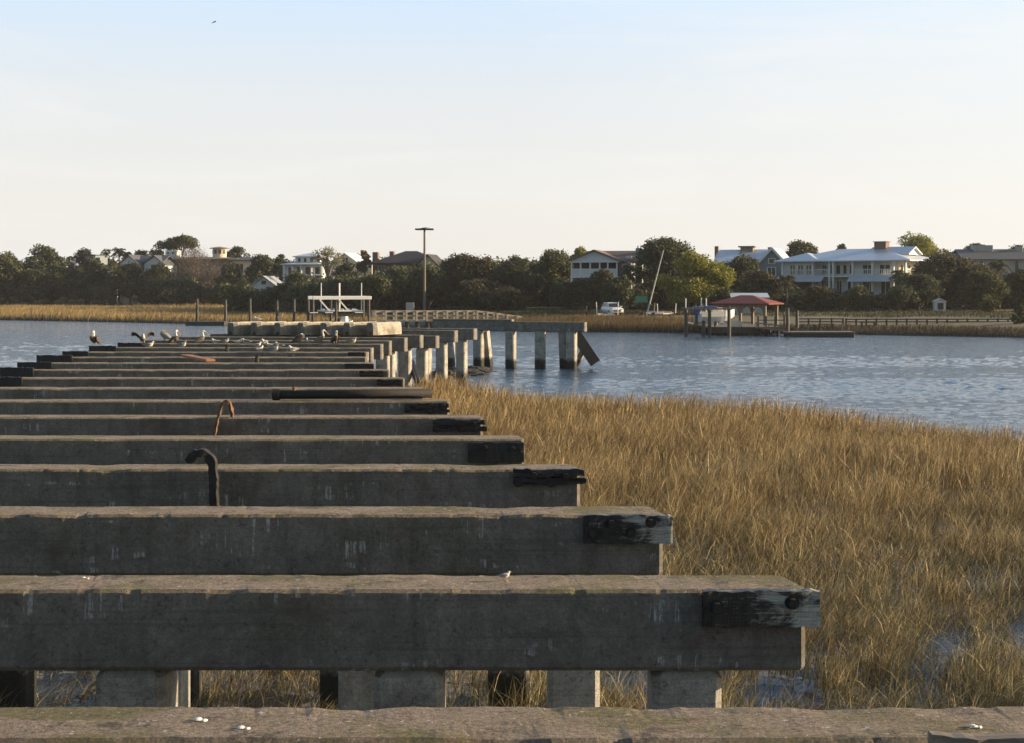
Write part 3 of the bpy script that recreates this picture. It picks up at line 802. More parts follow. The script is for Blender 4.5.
# leftovers on and around the beams
m = MB(); r = 0.08
x0, x1, y6, z6 = PX(275, 25.2), PX(432, 25.2), 25.15, ZB + 0.555 + r
m.tube([(x0, y6, z6), (x1, y6 + 0.05, z6 + 0.02)], r, 14)
p = m.build('pipe', M['black_iron'], None, True)
tag(p, 'long black pipe lying along the top of a concrete beam', 'pipe')
m = MB(); m.tube([(x0 - 0.03, y6, z6), (x0 + 0.09, y6, z6)], r * 1.28, 14); m.build('flange', M['black_iron'], p)
m = MB(); m.tube([(x0 + 0.35, y6, z6 + r * .8), (x0 + 0.35, y6, z6 + r + 0.06)], 0.035, 8); m.build('bolt', M['rust'], p)

def strap(name, pts, wid, th, mat, label, cat='strap'):
    m = MB(); rings = []
    P = [Vector(q) for q in pts]
    P = [P[i].lerp(P[i+1], k / 5) for i in range(len(P) - 1) for k in range(5)] + [P[-1]]
    P = [(P[max(i-2,0)] + P[max(i-1,0)] + q + P[min(i+1,len(P)-1)] + P[min(i+2,len(P)-1)]) / 5 for i, q in enumerate(P)]
    w0, t0 = wid, th
    for i, q in enumerate(P):
        t = (P[min(i+1, len(P)-1)] - P[max(i-1, 0)]).normalized()
        a = Vector((0, 1, 0)); a = (a - t * a.dot(t)).normalized(); b = t.cross(a)
        wid = w0 * (1 + .35 * noise.noise(q * 9)); th = t0 * (1 + .45 * noise.noise(q * 14 + Vector((3, 1, 7)))); q = q + Vector((noise.noise(q * 11), 0, noise.noise(q * 12))) * .018
        rings.append([q - a*wid/2 - b*th/2, q + a*wid/2 - b*th/2, q + a*wid/2 + b*th/2, q - a*wid/2 + b*th/2])
    m.loft(rings); return tag(m.build(name, mat), label, cat)
d = 15.4
def pp(px, py, dd): return (PX(px, dd), dd, PZ(py, dd))
strap('bent_strap', [pp(214.5, 512, d), pp(215, 490, d), pp(214, 470, d), pp(211, 459, d), pp(206, 453, d), pp(200, 452, d), pp(194, 455, d), pp(189, 462, d)], 0.12, 0.085, M['black_iron'], 'thick black iron strap bent over like a hook in front of a beam')
m = MB(); m.tube([pp(197, 451, d - .03), pp(192, 456, d - .03), pp(187, 462, d-.03)], [0.035, 0.05, 0.03], 8); m.tube([pp(206, 459, d), pp(209, 466, d)], [0.02, 0.008], 6)
hk = m.build('strap_end', M['black_iron']); hk.parent = bpy.data.objects['bent_strap']
d = 21.6
strap('looped_strap', [pp(214.5, 436, d), pp(216, 425, d), pp(219, 414, d), pp(223, 404, d), pp(226, 400.5, d), pp(229, 402, d), pp(231.5, 409, d + .15), pp(233, 417, d + .3)], 0.10, 0.035, M['rust'], 'rusty brown strap looped upright between two beams')
m = MB()
q0 = Vector((PX(184.5, 40.2), 40.3, ZB + 0.54 + 0.06)); q1 = Vector((PX(210, 37.6), 37.7, ZB + 0.54 + 0.055))
m.bar(q0, q1, 0.24, 0.06); tag(m.build('loose_board', M['orange_timber']), 'loose orange brown board lying across two beams', 'board')
m = MB(); m.tube([pp(411, 362, 60.5), pp(419, 384, 58.5)], 0.16, 8); tag(m.build('broken_post', M['black_timber']), 'broken dark post leaning between the piles at the marsh edge', 'post')
for (pa, pb, pt, dd, lab) in ((225, 229, 344.5, 44.0, 'small upright iron stub on a beam left of the gulls'), (255, 259, 356, 37.7, 'small upright iron stub on a beam below the resting gulls')):
    m = MB(); m.tube([(PX((pa+pb)/2, dd), dd, ZB + .53), (PX((pa+pb)/2, dd), dd, ZB + 0.70), (PX(pb, dd), dd, ZB + .74)], [0.06, 0.05, 0.03], 8)
    tag(m.build('iron_stub', M['black_iron']), lab, 'iron stub')
# mussel-covered rubble under the far piles
for k, (px, dd, sx, sy, sz, lab) in enumerate(((458, 76.0, 1.5, 1.0, 0.42, 'dark rubble heap at the water line between two far piles'), (474, 79.0, 1.2, 1.0, 0.34, 'low dark rubble mound beside the far piles'), (447, 73.5, 1.0, 0.9, 0.5, 'small dark rubble pile left of the far piles'))):
    m = MB(); rings = []
    bm = bmesh.new(); bmesh.ops.create_icosphere(bm, subdivisions=4, radius=1)
    for v in bm.verts:
        n_ = noise.noise(v.co * 2.3 + Vector((k * 9, 0, 0))) * 0.35 + noise.noise(v.co * 6 + Vector((0, k * 5, 0))) * 0.18
        v.co = v.co * (1 + n_); v.co.x *= sx; v.co.y *= sy; v.co.z *= sz
    me = bpy.data.meshes.new('rubble_mound'); bm.to_mesh(me); bm.free(); me.materials.append(M['rock'])
    o = bpy.data.objects.new('rubble_mound', me); COL.objects.link(o); o.location = (PX(px, dd), dd, 0.02); tag(o, lab, 'rubble')
# shells dropped on the nearest tops
def shell(px, py, dd, lab, s=0.03):
    s *= 0.42
    m = MB()
    for k in range(3):
        a = k * 2.1; c = Vector((0.02 * math.cos(a), 0.015 * math.sin(a), 0))
        rings = [[(c.x + s * r_ * math.cos(w_) * (1.2 + .5 * math.sin(w_ * 2 + k)), c.y + s * r_ * math.sin(w_), h_ * s + 0.004 * k) for w_ in np.linspace(0, 2 * math.pi, 8, endpoint=False)] for r_, h_ in ((0.9, 0), (1.0, 0.25), (0.7, 0.7), (0.15, 0.85))]
        m.loft(rings)
    o = m.build('broken_shell', M['white']); o.location = (PX(px, dd), dd, ZB + 0.54); tag(o, lab, 'shell')
shell(200, 724, 6.55, 'broken white shell on the nearest beam, left of centre')
shell(243, 733, 6.43, 'flat grey white shell on the nearest beam, right of another shell', 0.026)
shell(85, 578, 9.75, 'white shell fragment at the back of the beam with the charred plank', 0.02)
shell(975, 731, 6.45, 'white shell fragment above the dark plank on the nearest beam', 0.028)
# ------------------------------------------------------------------ birds
M['pel_brown'] = simple('pelican_brown_feathers', (0.075, 0.055, 0.042), 0.85, 0.35, 30)
M['pel_grey'] = simple('pelican_grey_feathers', (0.17, 0.145, 0.12), 0.85, 0.3, 30)
M['bird_white'] = simple('white_feathers', (0.62, 0.59, 0.54), 0.85, 0.08, 20)
M['bird_grey'] = simple('grey_feathers', (0.24, 0.23, 0.22), 0.85, 0.15, 20)
M['beak'] = simple('horn_beak', (0.32, 0.24, 0.15), 0.5, 0.15, 20)
M['bird_black'] = simple('black_feathers', (0.02, 0.018, 0.018), 0.8, 0.2, 20)

def bird_body(name, spine, root, mats, legs=None):
    """one continuous body lofted along a spine of (x, z, half width, half height, material)"""
    m = MB(); rings = []; mi = []
    n = len(spine)
    for i, (x, z, rw, rh, k) in enumerate(spine):
        p, q = spine[max(i-1, 0)], spine[min(i+1, n-1)]
        t = Vector((q[0]-p[0], 0, q[1]-p[1])).normalized(); up = Vector((-t.z, 0, t.x))
        rings.append([Vector((x, 0, z)) + Vector((0, 1, 0)) * rw * math.cos(w) + up * rh * math.sin(w) for w in np.linspace(0, 2*math.pi, 10, endpoint=False)])
        mi.append(k)
    m.loft(rings, mi)
    if legs:
        for s in (-1, 1):
            (lx, lz, r) = legs
            m.tube([(lx, s*0.05, lz), (lx + .01, s*0.055, lz*.5), (lx, s*0.055, 0.012)], [r*2.2, r, r], 6, 2)
            m.add([(lx - .02, s*.055 - .006, 0.004), (lx + .09, s*.055 - .045, 0.004), (lx + .11, s*.055, 0.004), (lx + .09, s*.055 + .045, 0.004), (lx - .02, s*.055 + .006, 0.004), (lx, s*.055, 0.022)], [(0,1,5),(1,2,5),(2,3,5),(3,4,5),(4,0,5),(4,3,2,1,0)], 2)
    return m.build(name, mats, root, True)

def wing_fold(root, x0, z0, x1, z1, y, w, mat, s):
    """folded wing: flat teardrop lying along the flank"""
    m = MB(); rings = []
    for k in range(9):
        t = k / 8; r = w * math.sin(math.pi * (0.12 + 0.88 * t) ** 0.75) + 0.004
        c = Vector((x0 + (x1-x0)*t, s * (y - 0.05 * t * t), z0 + (z1-z0)*t))
        rings.append([c + Vector((0.25 * r * math.cos(a), s * 0.022 * math.cos(a), r * math.sin(a))) for a in np.linspace(0, 2*math.pi, 8, endpoint=False)])
    m.loft(rings); return m.build('wing', mat, root, True)

def wing_open(root, s, mat, lift=0.9):
    m = MB(); v = []
    n = 8
    for k in range(n + 1):
        t = k / n
        y = s * (0.07 + 0.42 * t); z = 0.36 + lift * 0.38 * math.sin(t * 1.9) - 0.10 * t
        ch = 0.28 * (1 - 0.45 * t) + (0.05 if k % 2 else 0)
        for (dx, dz) in ((0.12 - 0.1 * t, 0.0), (0.12 - 0.1*t - ch * .5, 0.018), (0.12 - 0.1*t - ch, -0.12 - .05 * t), (0.12 - 0.1*t - ch * .5, -0.006)):
            v.append((dx, y, z + dz))
    f = []
    for k in range(n):
        for q in range(4):
            a, b = k*4+q, k*4+(q+1) % 4
            f.append((a, b, b+4, a+4))
    f += [(3,2,1,0), tuple(n*4+q for q in range(4))]
    m.add(v, f); return m.build('wing', mat, root, True)

def pelican(px, d, z, face, label, sc=0.85, pose='rest', body='pel_brown', name='pelican'):
    root = thing(name, label, 'pelican', (PX(px, d), d, z), face, 'pelicans resting on the ruined pier')
    root.scale = (sc, sc, sc)
    B = [(-.36,.15,.015,.012,0), (-.30,.19,.05,.03,0), (-.20,.25,.095,.08,0), (-.08,.31,.13,.125,0), (.04,.355,.13,.135,0), (.12,.41,.10,.11,0)]
    if pose == 'rest':      # neck drawn up, bill laid on the breast
        B += [(.145,.47,.06,.06,1), (.12,.53,.045,.045,1), (.10,.59,.045,.045,1), (.125,.65,.05,.055,1), (.17,.668,.045,.045,1), (.215,.62,.028,.028,2), (.245,.53,.02,.018,2), (.265,.43,.013,.01,2), (.275,.37,.004,.004,2)]
    elif pose == 'tall':
        B += [(.16,.49,.06,.06,1), (.14,.57,.045,.045,1), (.115,.65,.042,.042,1), (.13,.72,.048,.052,1), (.18,.74,.045,.045,1), (.25,.70,.028,.026,2), (.35,.61,.02,.018,2), (.43,.53,.012,.01,2), (.46,.50,.004,.004,2)]
    else:                   # head tucked back, low
        B += [(.17,.40,.065,.07,1), (.18,.46,.05,.05,1), (.13,.50,.045,.045,1), (.09,.51,.05,.05,1), (.04,.50,.03,.03,2), (-.06,.46,.018,.016,2), (-.14,.43,.005,.005,2)]
    B = [(x_, z_ - .11, a_, b_, c_) for x_, z_, a_, b_, c_ in B]
    bird_body('body', B, root, [M[body], M['bird_white'], M['beak']], (0.02, 0.14, 0.016))
    for s in (-1, 1):
        if pose == 'open': wing_open(root, s, M[body]).location.z = -.11
        else: wing_fold(root, .15, .29, -.34, .07, .128, .115, M[body], s)
    return root

def gull(px, d, z, face, label, sc=1.0, sit=True, grp='gulls resting on the ruined pier'):
    root = thing('gull', label, 'gull', (PX(px, d), d, z), face, grp)
    sc *= 0.82
    root.scale = (sc, sc, sc)
    zz = 0.0 if sit else 0.10
    B = [(-.24,.10+zz,.012,.008,0), (-.17,.10+zz,.04,.025,0), (-.08,.10+zz,.07,.065,0), (.02,.105+zz,.078,.09,0), (.09,.13+zz,.062,.075,0), (.125,.18+zz,.04,.045,0), (.135,.215+zz,.036,.038,0), (.165,.228+zz,.03,.03,0), (.19,.22+zz,.012,.013,2), (.225,.21+zz,.006,.007,2), (.235,.205+zz,.002,.002,2)]
    bird_body('body', B, root, [M['bird_white'], M['bird_white'], M['beak']], None if sit else (0.01, 0.14, 0.007))
    for s in (-1, 1): wing_fold(root, .07, .135+zz, -.27, .115+zz, .072, .05, M['bird_grey'], s)
    return root

Z0 = ZB + 0.545
bz = lambda i: Z0
# pelicans
pelican(95, depth(13) - .02, Z0 + 0.10, R(-100), 'lone hunched pelican at the far left end of the pier', 0.80, 'rest')
pelican(143, depth(14) + .2, Z0, R(-70), 'pelican holding both wings half open', 0.80, 'open', 'pel_grey')
pelican(165, depth(15) + .25, Z0, R(175), 'pale grey pelican crouching with its head tucked back', 0.85, 'tuck', 'bird_grey')
pelican(174, depth(14) + .25, Z0, R(60), 'brown pelican with tall white neck beside the crouching grey bird', 0.74, 'tall')
pelican(200, depth(14) + .2, Z0, R(20), 'slim pale pelican standing alone right of the brown one', 0.72, 'tall', 'pel_grey')
pelican(299, depth(14) + .2, Z0, R(15), 'dark pelican preening with lowered head left of two tall pelicans', 0.85, 'tuck')
pelican(320, depth(14) + .2, Z0, R(25), 'tall pelican with its pale neck stretched, in front of the girders', 0.76, 'tall', 'pel_grey')
pelican(335, depth(14) + .22, Z0, R(-60), 'brown upright pelican, rightmost of the pelicans on the beams', 0.80, 'rest')
# gulls
G = [(149, 13, 10, 'white gull sitting just below the wing-drying pelican', 1.05), (182, 13, -20, 'white gull sitting just below the tall brown pelican', 1.1), (215.5, 14, -160, 'white gull, first one right of the slim pale pelican', .95), (225, 14, -10, 'grey and white gull facing right beside the first lone gull', 1.0),
     (246, 14, 170, 'gull below the left end of the pale girders, turned left', 1.0), (257, 13, 20, 'gull with raised breast, left one of a close cluster', .95), (264.5, 14, -120, 'gull at the back of a close cluster of gulls', .9), (270, 13, 200, 'grey gull on the right of the close cluster', .9), (352, 14, -15, 'grey gull lying right of the upright brown pelican', 1.1)]
G += [(260, 12, 60, 'small grey gull in front of the close cluster, left of the bright white gull', .95), (279, 13, 160, 'grey gull at the right end of the close cluster', .95), (238, 14, 30, 'grey gull between the second lone gull and the girders', .9), (307, 14, 100, 'grey gull squeezed between the preening pelican and the tall pelican', 1.0)]
for (px, i, a, lab, sc) in G: gull(px, depth(i) + .22, Z0, R(a), lab, sc)
gull(274, depth(12) + .22, Z0, R(-30), 'bright white gull sitting in front of the gull cluster', 1.15)
gull(293, depth(12) + .22, Z0, R(-140), 'bright gull sitting below the preening pelican', 1.0)
gull(505, depth(1) + .27, ZB + 0.54, R(15), 'tiny white bird standing on the beam with the charred plank', 0.24, False, 'small white birds')
gull(257.5, 60.6, ZB + 1.09, R(200), 'white gull sitting on top of the left girders', 1.0)
fb = thing('flying_bird', 'tiny dark bird flying high in the sky at upper left', 'bird', (PX(214.5, 95), 95, PZ(25, 95)), R(30))
fb.scale = (.55, .55, .55)
bird_body('body', [(-.2,.36,.01,.01,0), (-.1,.37,.04,.03,0), (.05,.37,.05,.045,0), (.16,.38,.02,.02,0), (.22,.375,.004,.004,0)], fb, [M['bird_black']])
for s in (-1, 1): wing_open(fb, s, M['bird_black'], 0.4)

# ------------------------------------------------------------------ docks, pilings, boat lifts
def piling(px, d, ytop, label, rad=0.17, cap=True, bird=False, base=-1.0):
    o = thing('piling', label, 'piling', (PX(px, d), d, 0), 0, 'mooring pilings')
    zt = PZ(ytop, d)
    m = MB(); m.tube([(0, 0, base), (0.01, 0, zt * .5), (0, 0.02, zt)], [rad * 1.1, rad, rad * .95], 10)
    m.build('post', M['dark_timber'], o)
    m = MB(); m.tube([(0, 0.02, zt - 0.02), (0, 0.02, zt + 0.03), (0, .02, zt + .16)], [rad * 1.15, rad * 1.15, 0.03], 10); m.build('pile_cap', M['black_timber'], o)
    return zt
piling(197, 178, 299, 'leftmost dark mooring piling in front of the golden marsh')
piling(225.5, 178, 300, 'mooring piling second from the left, at the floating dock end')
piling(250, 172, 299, 'mooring piling third from the left before the golden marsh')
piling(277, 168, 301, 'mooring piling with a white pelican perched beside it')
piling(294, 172, 299.5, 'mooring piling just left of the white boat lift')
pelican(280.5, 168, gz(280, 168) + 1.55, R(-80), 'white breasted pelican perched near a piling behind the girders', 1.6, 'rest', 'bird_white')
m = MB(); m.box(PX(279.3, 168) - .35, PX(279.3, 168) + .75, 167.7, 168.4, gz(280, 168) + 1.42, gz(280, 168) + 1.545); m.box(PX(280.5, 168) - .1, PX(280.5, 168) + .1, 167.9, 168.2, -.8, gz(280, 168) + 1.42)
tag(m.build('perch_post', M['dark_timber']), 'short dark post with a cross board under the white breasted pelican', 'post')
m = MB(); m.cbox(PX(188, 176), PX(227, 176), 174.5, 177, 0.05, 0.55, .05)
fd = m.build('floating_dock', M['dark_timber']); tag(fd, 'low dark floating dock below the left mooring pilings', 'dock')

def boat_lift_left():
    d = 170; s = d / F
    o = thing('boat_lift', 'white framed boat lift left of the timber walkway', 'boat lift', (PX(340, d), d, 0), R(18))
    X = lambda px: (px - 340) * s
    Z = lambda py: PZ(py, d)
    for (a, b) in ((310, 369),):
        for y in (-1.6, 1.6):
            m = MB(); m.cbox(X(a), X(b), y - .15, y + .15, Z(299.5), Z(296), .04); m.build('top_beam', M['white_metal'], o)
    for px in (310.5, 333.5, 366.5):
        for y in (-1.6, 1.6):
            m = MB(); m.tube([(X(px), y, -1), (X(px), y, Z(299.6))], .17, 8); m.build('post', M['dark_timber'], o)
    for px in (319, 337, 342, 359.5):
        m = MB(); m.tube([(X(px), -1.3 if px != 342 else 1.3, Z(311)), (X(px), -1.3 if px != 342 else 1.3, Z(283))], .055, 8); m.build('guide_pole', M['white_metal'], o)
    for (a, b) in ((317, 327), (336, 346)):
        m = MB(); m.bar((X(a), -1.75, Z(299.6)), (X(b), -1.75, Z(311)), .16, .16); m.build('brace', M['white_metal'], o)
    for y in (-1.2, 1.2):
        m = MB(); m.cbox(X(319), X(361), y - .1, y + .1, Z(311.5), Z(310), .03); m.build('cradle_beam', M['white_metal'], o)
    for k in range(6):
        m = MB(); m.box(X(322 + k * 6.4), X(322.8 + k * 6.4), -1.1, 1.1, Z(309.8), Z(308.6)); m.build('bunk', M['white_metal'], o)
    for px in (307, 322, 352):
        m = MB(); m.box(X(px), X(px + 8), -1.9, -1.76, Z(312.6), Z(311.8)); m.build('rail', M['white_metal'], o)
boat_lift_left()
# small white skiff tied below the lift
def hull_mesh(L, W, H, bow=0.35):
    m = MB(); rings = []
    for k in range(13):
        t = k / 12
        w = W/2 * (1 - max(0, (t - (1 - bow)) / bow) ** 2.0) * 0.98 + 0.02
        zk = 0.0 + 0.55 * H * max(0, (t - .6) / .4) ** 2
        zt = H * (1 + 0.28 * t * t)
        x = -L/2 + L * t
        rings.append([(x, -w, zt), (x, -w * .93, zk + (zt-zk)*.5), (x, -w * .6, zk + .05), (x, 0, zk), (x, w * .6, zk + .05), (x, w * .93, zk + (zt-zk)*.5), (x, w, zt), (x, w * .86, zt), (x, w * .8, zt - .28 * H), (x, 0, zt - .32 * H), (x, -w * .8, zt - .28*H), (x, -w * .86, zt)])
    m.loft(rings); return m
sk = thing('skiff', 'small white skiff beside the boat lift legs', 'boat', (PX(345, 166), 166, 0.0), R(75))
hull_mesh(3.4, 1.4, 0.75).build('hull', M['white'], sk)
m = MB(); m.cbox(-.5, .3, -.3, .3, .5, 1.35, .05); m.build('console', M['white'], sk)
m = MB(); m.cbox(-2.0, -1.72, -.17, .17, .2, 1.2, .05); m.build('outboard_motor', M['black_iron'], sk)

# timber walkway with railing
def walkway():
    d = 158; s = d / F
    o = thing('walkway', 'grey timber walkway with post and rail fence sloping down to land', 'walkway', (PX(450, d), d, 0), R(13))
    X = lambda px: (px - 450) * s
    zd = lambda px: PZ(np.interp(px, [372, 485, 525], [320.5, 320.5, 322.5]), d)
    rt = lambda px: PZ(np.interp(px, [372, 478, 520, 530], [311.2, 311.4, 317.0, 318.5]), d)
    for y in (-.9, .9):
        for (a, b) in ((372, 478), (478, 522)):
            for fz in (1.0, .55):
                za = zd(a) + (rt(a) - zd(a)) * fz; zb = zd(b) + (rt(b) - zd(b)) * fz
                m = MB(); m.bar((X(a), y, za), (X(b), y, zb), .1, .2); m.build('rail', M['pale_timber'], o)
        for k in range(15):
            px = 374 + k * 10.2
            m = MB(); m.box(X(px) - .1, X(px) + .1, y - .25, y - .055, zd(px) - .02, rt(px) + .1); m.build('rail_post', M['pale_timber'], o)
    m = MB(); m.add([], [])
    for (a, b) in ((372, 485), (485, 525)):
        m.bar((X(a), 0, zd(a)), (X(b), 0, zd(b)), 1.9, .16)
    m.build('deck', M['pale_timber'], o)
    for k in range(14):
        px = 376 + k * 10.2
        for y in (-.8, .8):
            m = MB(); m.tube([(X(px), y, -.8), (X(px), y, zd(px) - .08)], .11, 7); m.build('support_post', M['dark_timber'], o)
walkway()
# utility pole with nesting platform, grey panel
d = 195; g = gz(424, d)
o = thing('utility_pole', 'tall brown pole with a flat nesting platform on top', 'pole', (PX(424.5, d), d, g))
m = MB(); m.tube([(0, 0, -.5), (0, 0, PZ(230, d) - g)], [.19, .14], 10); m.build('pole', M['grey_timber'], o)
m = MB(); m.cbox(-1.25, 1.25, -.8, .8, PZ(230, d) - g, PZ(228.6, d) - g, .03)
for k in range(9):
    a = k * .7; m.bar((-.7 + .17 * k, math.sin(a) * .5, PZ(228.4, d) - g), (-.2 + .1 * k, math.cos(a) * .5, PZ(227.6, d) - g), .05, .05)
m.build('platform', M['dark_timber'], o)
d = 180; g = gz(410, d)
o = thing('notice_board', 'blank pale grey board on posts beside the tall pole', 'board', (PX(410, d), d, g))
m = MB(); m.cbox(-.52, .52, -.05, .05, PZ(312, d) - g, PZ(302.5, d) - g, .02); m.build('panel', M['grey_box'], o)
for sx in (-1, 1):
    m = MB(); m.box(sx * .4 - .06, sx * .4 + .06, .055, .16, -.3, PZ(303, d) - g); m.build('post', M['dark_timber'], o)

# right dock: boat lift with boat, pavilion, pier head, ramp, floating dock
d = 136; s = d / F
for px, yt, lab in ((686, 310, 'outer left piling of the lift that holds the boat'), (703.5, 322, 'short piling behind the boat outboard motor'), (709.5, 308.5, 'tall piling in the middle of the boat lift'), (729, 308, 'right piling of the boat lift, next to the small white panel'), (787.5, 309, 'tall piling at the left end of the floating dock'), (797, 311, 'piling behind the top of the sloping ramp')):
    piling(px, d if px < 790 else 142, yt, lab)
b = thing('motor_boat', 'white motor boat with navy outboard hanging on a lift', 'boat', (PX(716.5, d + 1.5), d + 1.5, PZ(322.0, d)), R(14))
hull_mesh(3.7, 1.8, 0.95).build('hull', M['white'], b)
m = MB(); m.cbox(-.7, .5, -.45, .45, .85, 1.35, .08); m.build('console', M['cream'], b)
m = MB(); m.cbox(-1.6, -.2, -.85, .85, 1.30, 1.52, .07); m.tube([(-1.5, -.8, 1.5), (-1.6, -.8, .8)], .03); m.tube([(-1.5, .8, 1.5), (-1.6, .8, .8)], .03); m.tube([(-.3, -.8, 1.4), (-.2, -.8, .8)], .03); m.tube([(-.3, .8, 1.4), (-.2, .8, .8)], .03)
m.build('canopy', M['blue'], b)
om = thing('outboard_motor', None, None, (-2.08, 0, .15), 0); om.parent = b
del_lab = None
m = MB(); m.cbox(-.36, .30, -.28, .28, .55, 1.32, .1); mm = m.build('cowling', M['blue'], om)
m = MB(); m.cbox(-.13, .13, -.1, .1, -.25, .75, .04); m.cbox(-.3, .15, -.12, .12, -.35, -.22, .03); m.build('leg', M['blue'], om)
o = thing('boat_lift', 'timber and steel boat lift carrying the white motor boat', 'boat lift', (PX(709, d), d, 0))
for y in (-.3, 3.2):
    m = MB(); m.cbox(-2.3, 2.2, y - .1, y + .1, PZ(309.6, d), PZ(308, d), .03); m.build('top_beam', M['grey_timber'], o)
for x in (-1.6, 1.5):
    m = MB(); m.cbox(x - .12, x + .12, -.15, 3.0, PZ(324.2, d), PZ(322.8, d), .03); m.build('cradle_beam', M['white_metal'], o)
    for y in (-.1, 2.9):
        m = MB(); m.tube([(x, y, PZ(323, d)), (x, y, PZ(309, d))], .02, 5); m.build('cable', M['black_iron'], o)
for px in (690, 706, 711):
    m = MB(); m.tube([((px - 709) * s, 3.4, PZ(322, d)), ((px - 709) * s, 3.4, PZ(298.5, d))], .06, 7); m.build('guide_pole', M['white_metal'], o)
def pier_head():
    d = 140; s = d / F
    o = thing('timber_dock', 'dark timber dock on crossed braces under the red roofed pavilion', 'dock', (PX(745, d), d, 0))
    X = lambda px: (px - 745) * s; Z = lambda py: PZ(py, d)
    m = MB(); m.box(X(710), X(784), -.8, 9.5, Z(328.4), Z(326.6)); m.build('deck', M['grey_timber'], o)
    m = MB(); m.box(X(710), X(757), -.93, -.81, Z(332.5), Z(326.9)); m.build('skirt_board', M['dark_timber'], o)
    for px in (715, 729, 741, 749, 755, 766, 777):
        for y in (-.6, 4, 9):
            m = MB(); m.tube([(X(px), y, -1), (X(px), y, Z(328.5))], .15, 8); m.build('support_post', M['black_timber'], o)
    for (a, b) in ((716, 721), (729, 736), (742, 736), (742, 748), (755, 750), (755, 760), (767, 760), (767, 772)):
        m = MB(); m.bar((X(a), -.8, Z(331)), (X(b), -.8, Z(337.5)), .2, .16); m.build('brace', M['black_timber'], o)
    m = MB(); m.box(X(714), X(752), -.5, -.42, Z(322.5), Z(321.7)); m.box(X(757), X(783), -.5, -.42, Z(320.5), Z(319.7)); m.build('rail', M['dark_timber'], o)
    for px in (714, 757, 765, 774, 783):
        m = MB(); m.box(X(px) - .07, X(px) + .07, -.62, -.51, Z(326.7), Z(316 if px > 740 else 321)); m.build('rail_post', M['dark_timber'], o)
    q = thing('dock_sign', 'small blank white panel on the dock front', 'panel', (X(735) + PX(745, d), d - .75, Z(323.5)))
    m = MB(); m.cbox(-.62, .62, -.03, .03, -.3, .28, .015); m.build('panel', M['grey_box'], q)
    for sx in (-.5, .5):
        m = MB(); m.box(sx - .04, sx + .04, .035, .1, -.36, .2); m.build('post', M['dark_timber'], q)
pier_head()
def pavilion():
    d = 147; s = d / F
    zb = PZ(326.6, 140) + .004
    o = thing('pavilion', 'open timber pavilion with a red hipped roof', 'pavilion', (PX(746.5, d), d, zb), R(-28))
    ze = PZ(304.3, d) - zb; zr = PZ(295.2, d) - zb
    m = MB(); m.hip(-2.75, 2.75, -2.1, 2.1, ze, zr, .45, .12); m.build('roof', M['redroof'], o)
    for x in (-2.6, 0, 2.6):
        for y in (-1.95, 1.95):
            m = MB(); m.box(x - .13, x + .13, y - .13, y + .13, 0, ze + .05); m.build('post', M['grey_timber'], o)
            for sx in (-1, 1):
                if abs(x + sx * .7) > 2.7: continue
                m = MB(); m.tube([(x + sx * .1, y, ze - .85), (x + sx * .28, y, ze - .35), (x + sx * .75, y, ze - .1)], .08, 6); m.build('brace', M['grey_timber'], o)
    for y in (-1.95, 1.95):
        m = MB(); m.box(-2.75, 2.75, y - .09, y + .09, ze - .22, ze - .02); m.build('beam', M['grey_timber'], o)
pavilion()
d = 138
o = thing('gangway', 'sloping grey ramp from the dock down to the floating dock', 'ramp', (PX(778, d), d, 0))
s = d / F; X = lambda px: (px - 778) * s; Z = lambda py: PZ(py, d)
m = MB(); m.bar((X(757), .3, Z(327.4)), (X(806), .3, Z(334.0)), 1.4, .14); m.build('deck', M['grey_timber'], o)
for y in (-.45, 1.0):
    m = MB(); m.bar((X(757), y, Z(323.0)), (X(806), y, Z(329.6)), .06, .1); m.build('rail', M['grey_timber'], o)
    for px in (758, 768, 778, 788, 798, 805):
        k = (px - 757) / 49; m = MB(); m.box(X(px) - .05, X(px) + .05, y + .04, y + .12, Z(327.4 + 6.6 * k), Z(322.6 + 6.6 * k)); m.build('rail_post', M['grey_timber'], o)
d = 135.5
o = thing('floating_dock', 'long grey floating dock low on the water at the right', 'dock', (PX(819, d), d, 0))
s = d / F
m = MB(); m.cbox(-33 * s, 33 * s, -1.1, 1.3, .05, .42, .04); m.build('float', M['black_timber'], o)
m = MB(); m.box(-33.4 * s, 33.4 * s, -1.2, 1.4, .424, .56); m.build('deck', M['grey_timber'], o)
for px in (844, 851):
    m = MB(); m.tube([((px - 819) * s, .9, .55), ((px - 819) * s, .9, 1.25)], .04, 6); m.build('handrail', M['grey_timber'], o)
m = MB(); m.box((843 - 819) * s, (852 - 819) * s, .86, .94, 1.2, 1.27); m.build('handrail', M['grey_timber'], o)

# low timber fence along the right shore
def low_fence(pa, pb, d, label, ya, yb, lab_n):
    s = d / F
    o = thing('timber_fence', label, 'fence', (PX((pa+pb)/2, d), d, PZ(yb, d)))
    z = PZ(ya, d) - PZ(yb, d); n = int((pb - pa) / 10)
    for k in range(n + 1):
        x = ((pb - pa) * k / n - (pb - pa) / 2) * s
        m = MB(); m.box(x - .075, x + .075, -.075, .075, -.6, z + .04 + .03 * (k % 3 == 0)); m.build('post', M['dark_timber'], o)
    for fz in (.97, .55):
        m = MB(); m.box(-(pb - pa) / 2 * s, (pb - pa) / 2 * s, -.14, -.078, z * fz - .07, z * fz + .05); m.build('rail', M['dark_timber'], o)
    m = MB(); m.box(-(pb - pa) / 2 * s, (pb - pa) / 2 * s, .08, .2, -.55, -.02); m.build('kick_board', M['black_timber'], o)
low_fence(846, 1018, 147, 'long low post and rail fence along the right shore', 319, 325, 0)
low_fence(797, 843, 150, 'short low fence between the pavilion and the floating dock', 318.5, 325.5, 1)
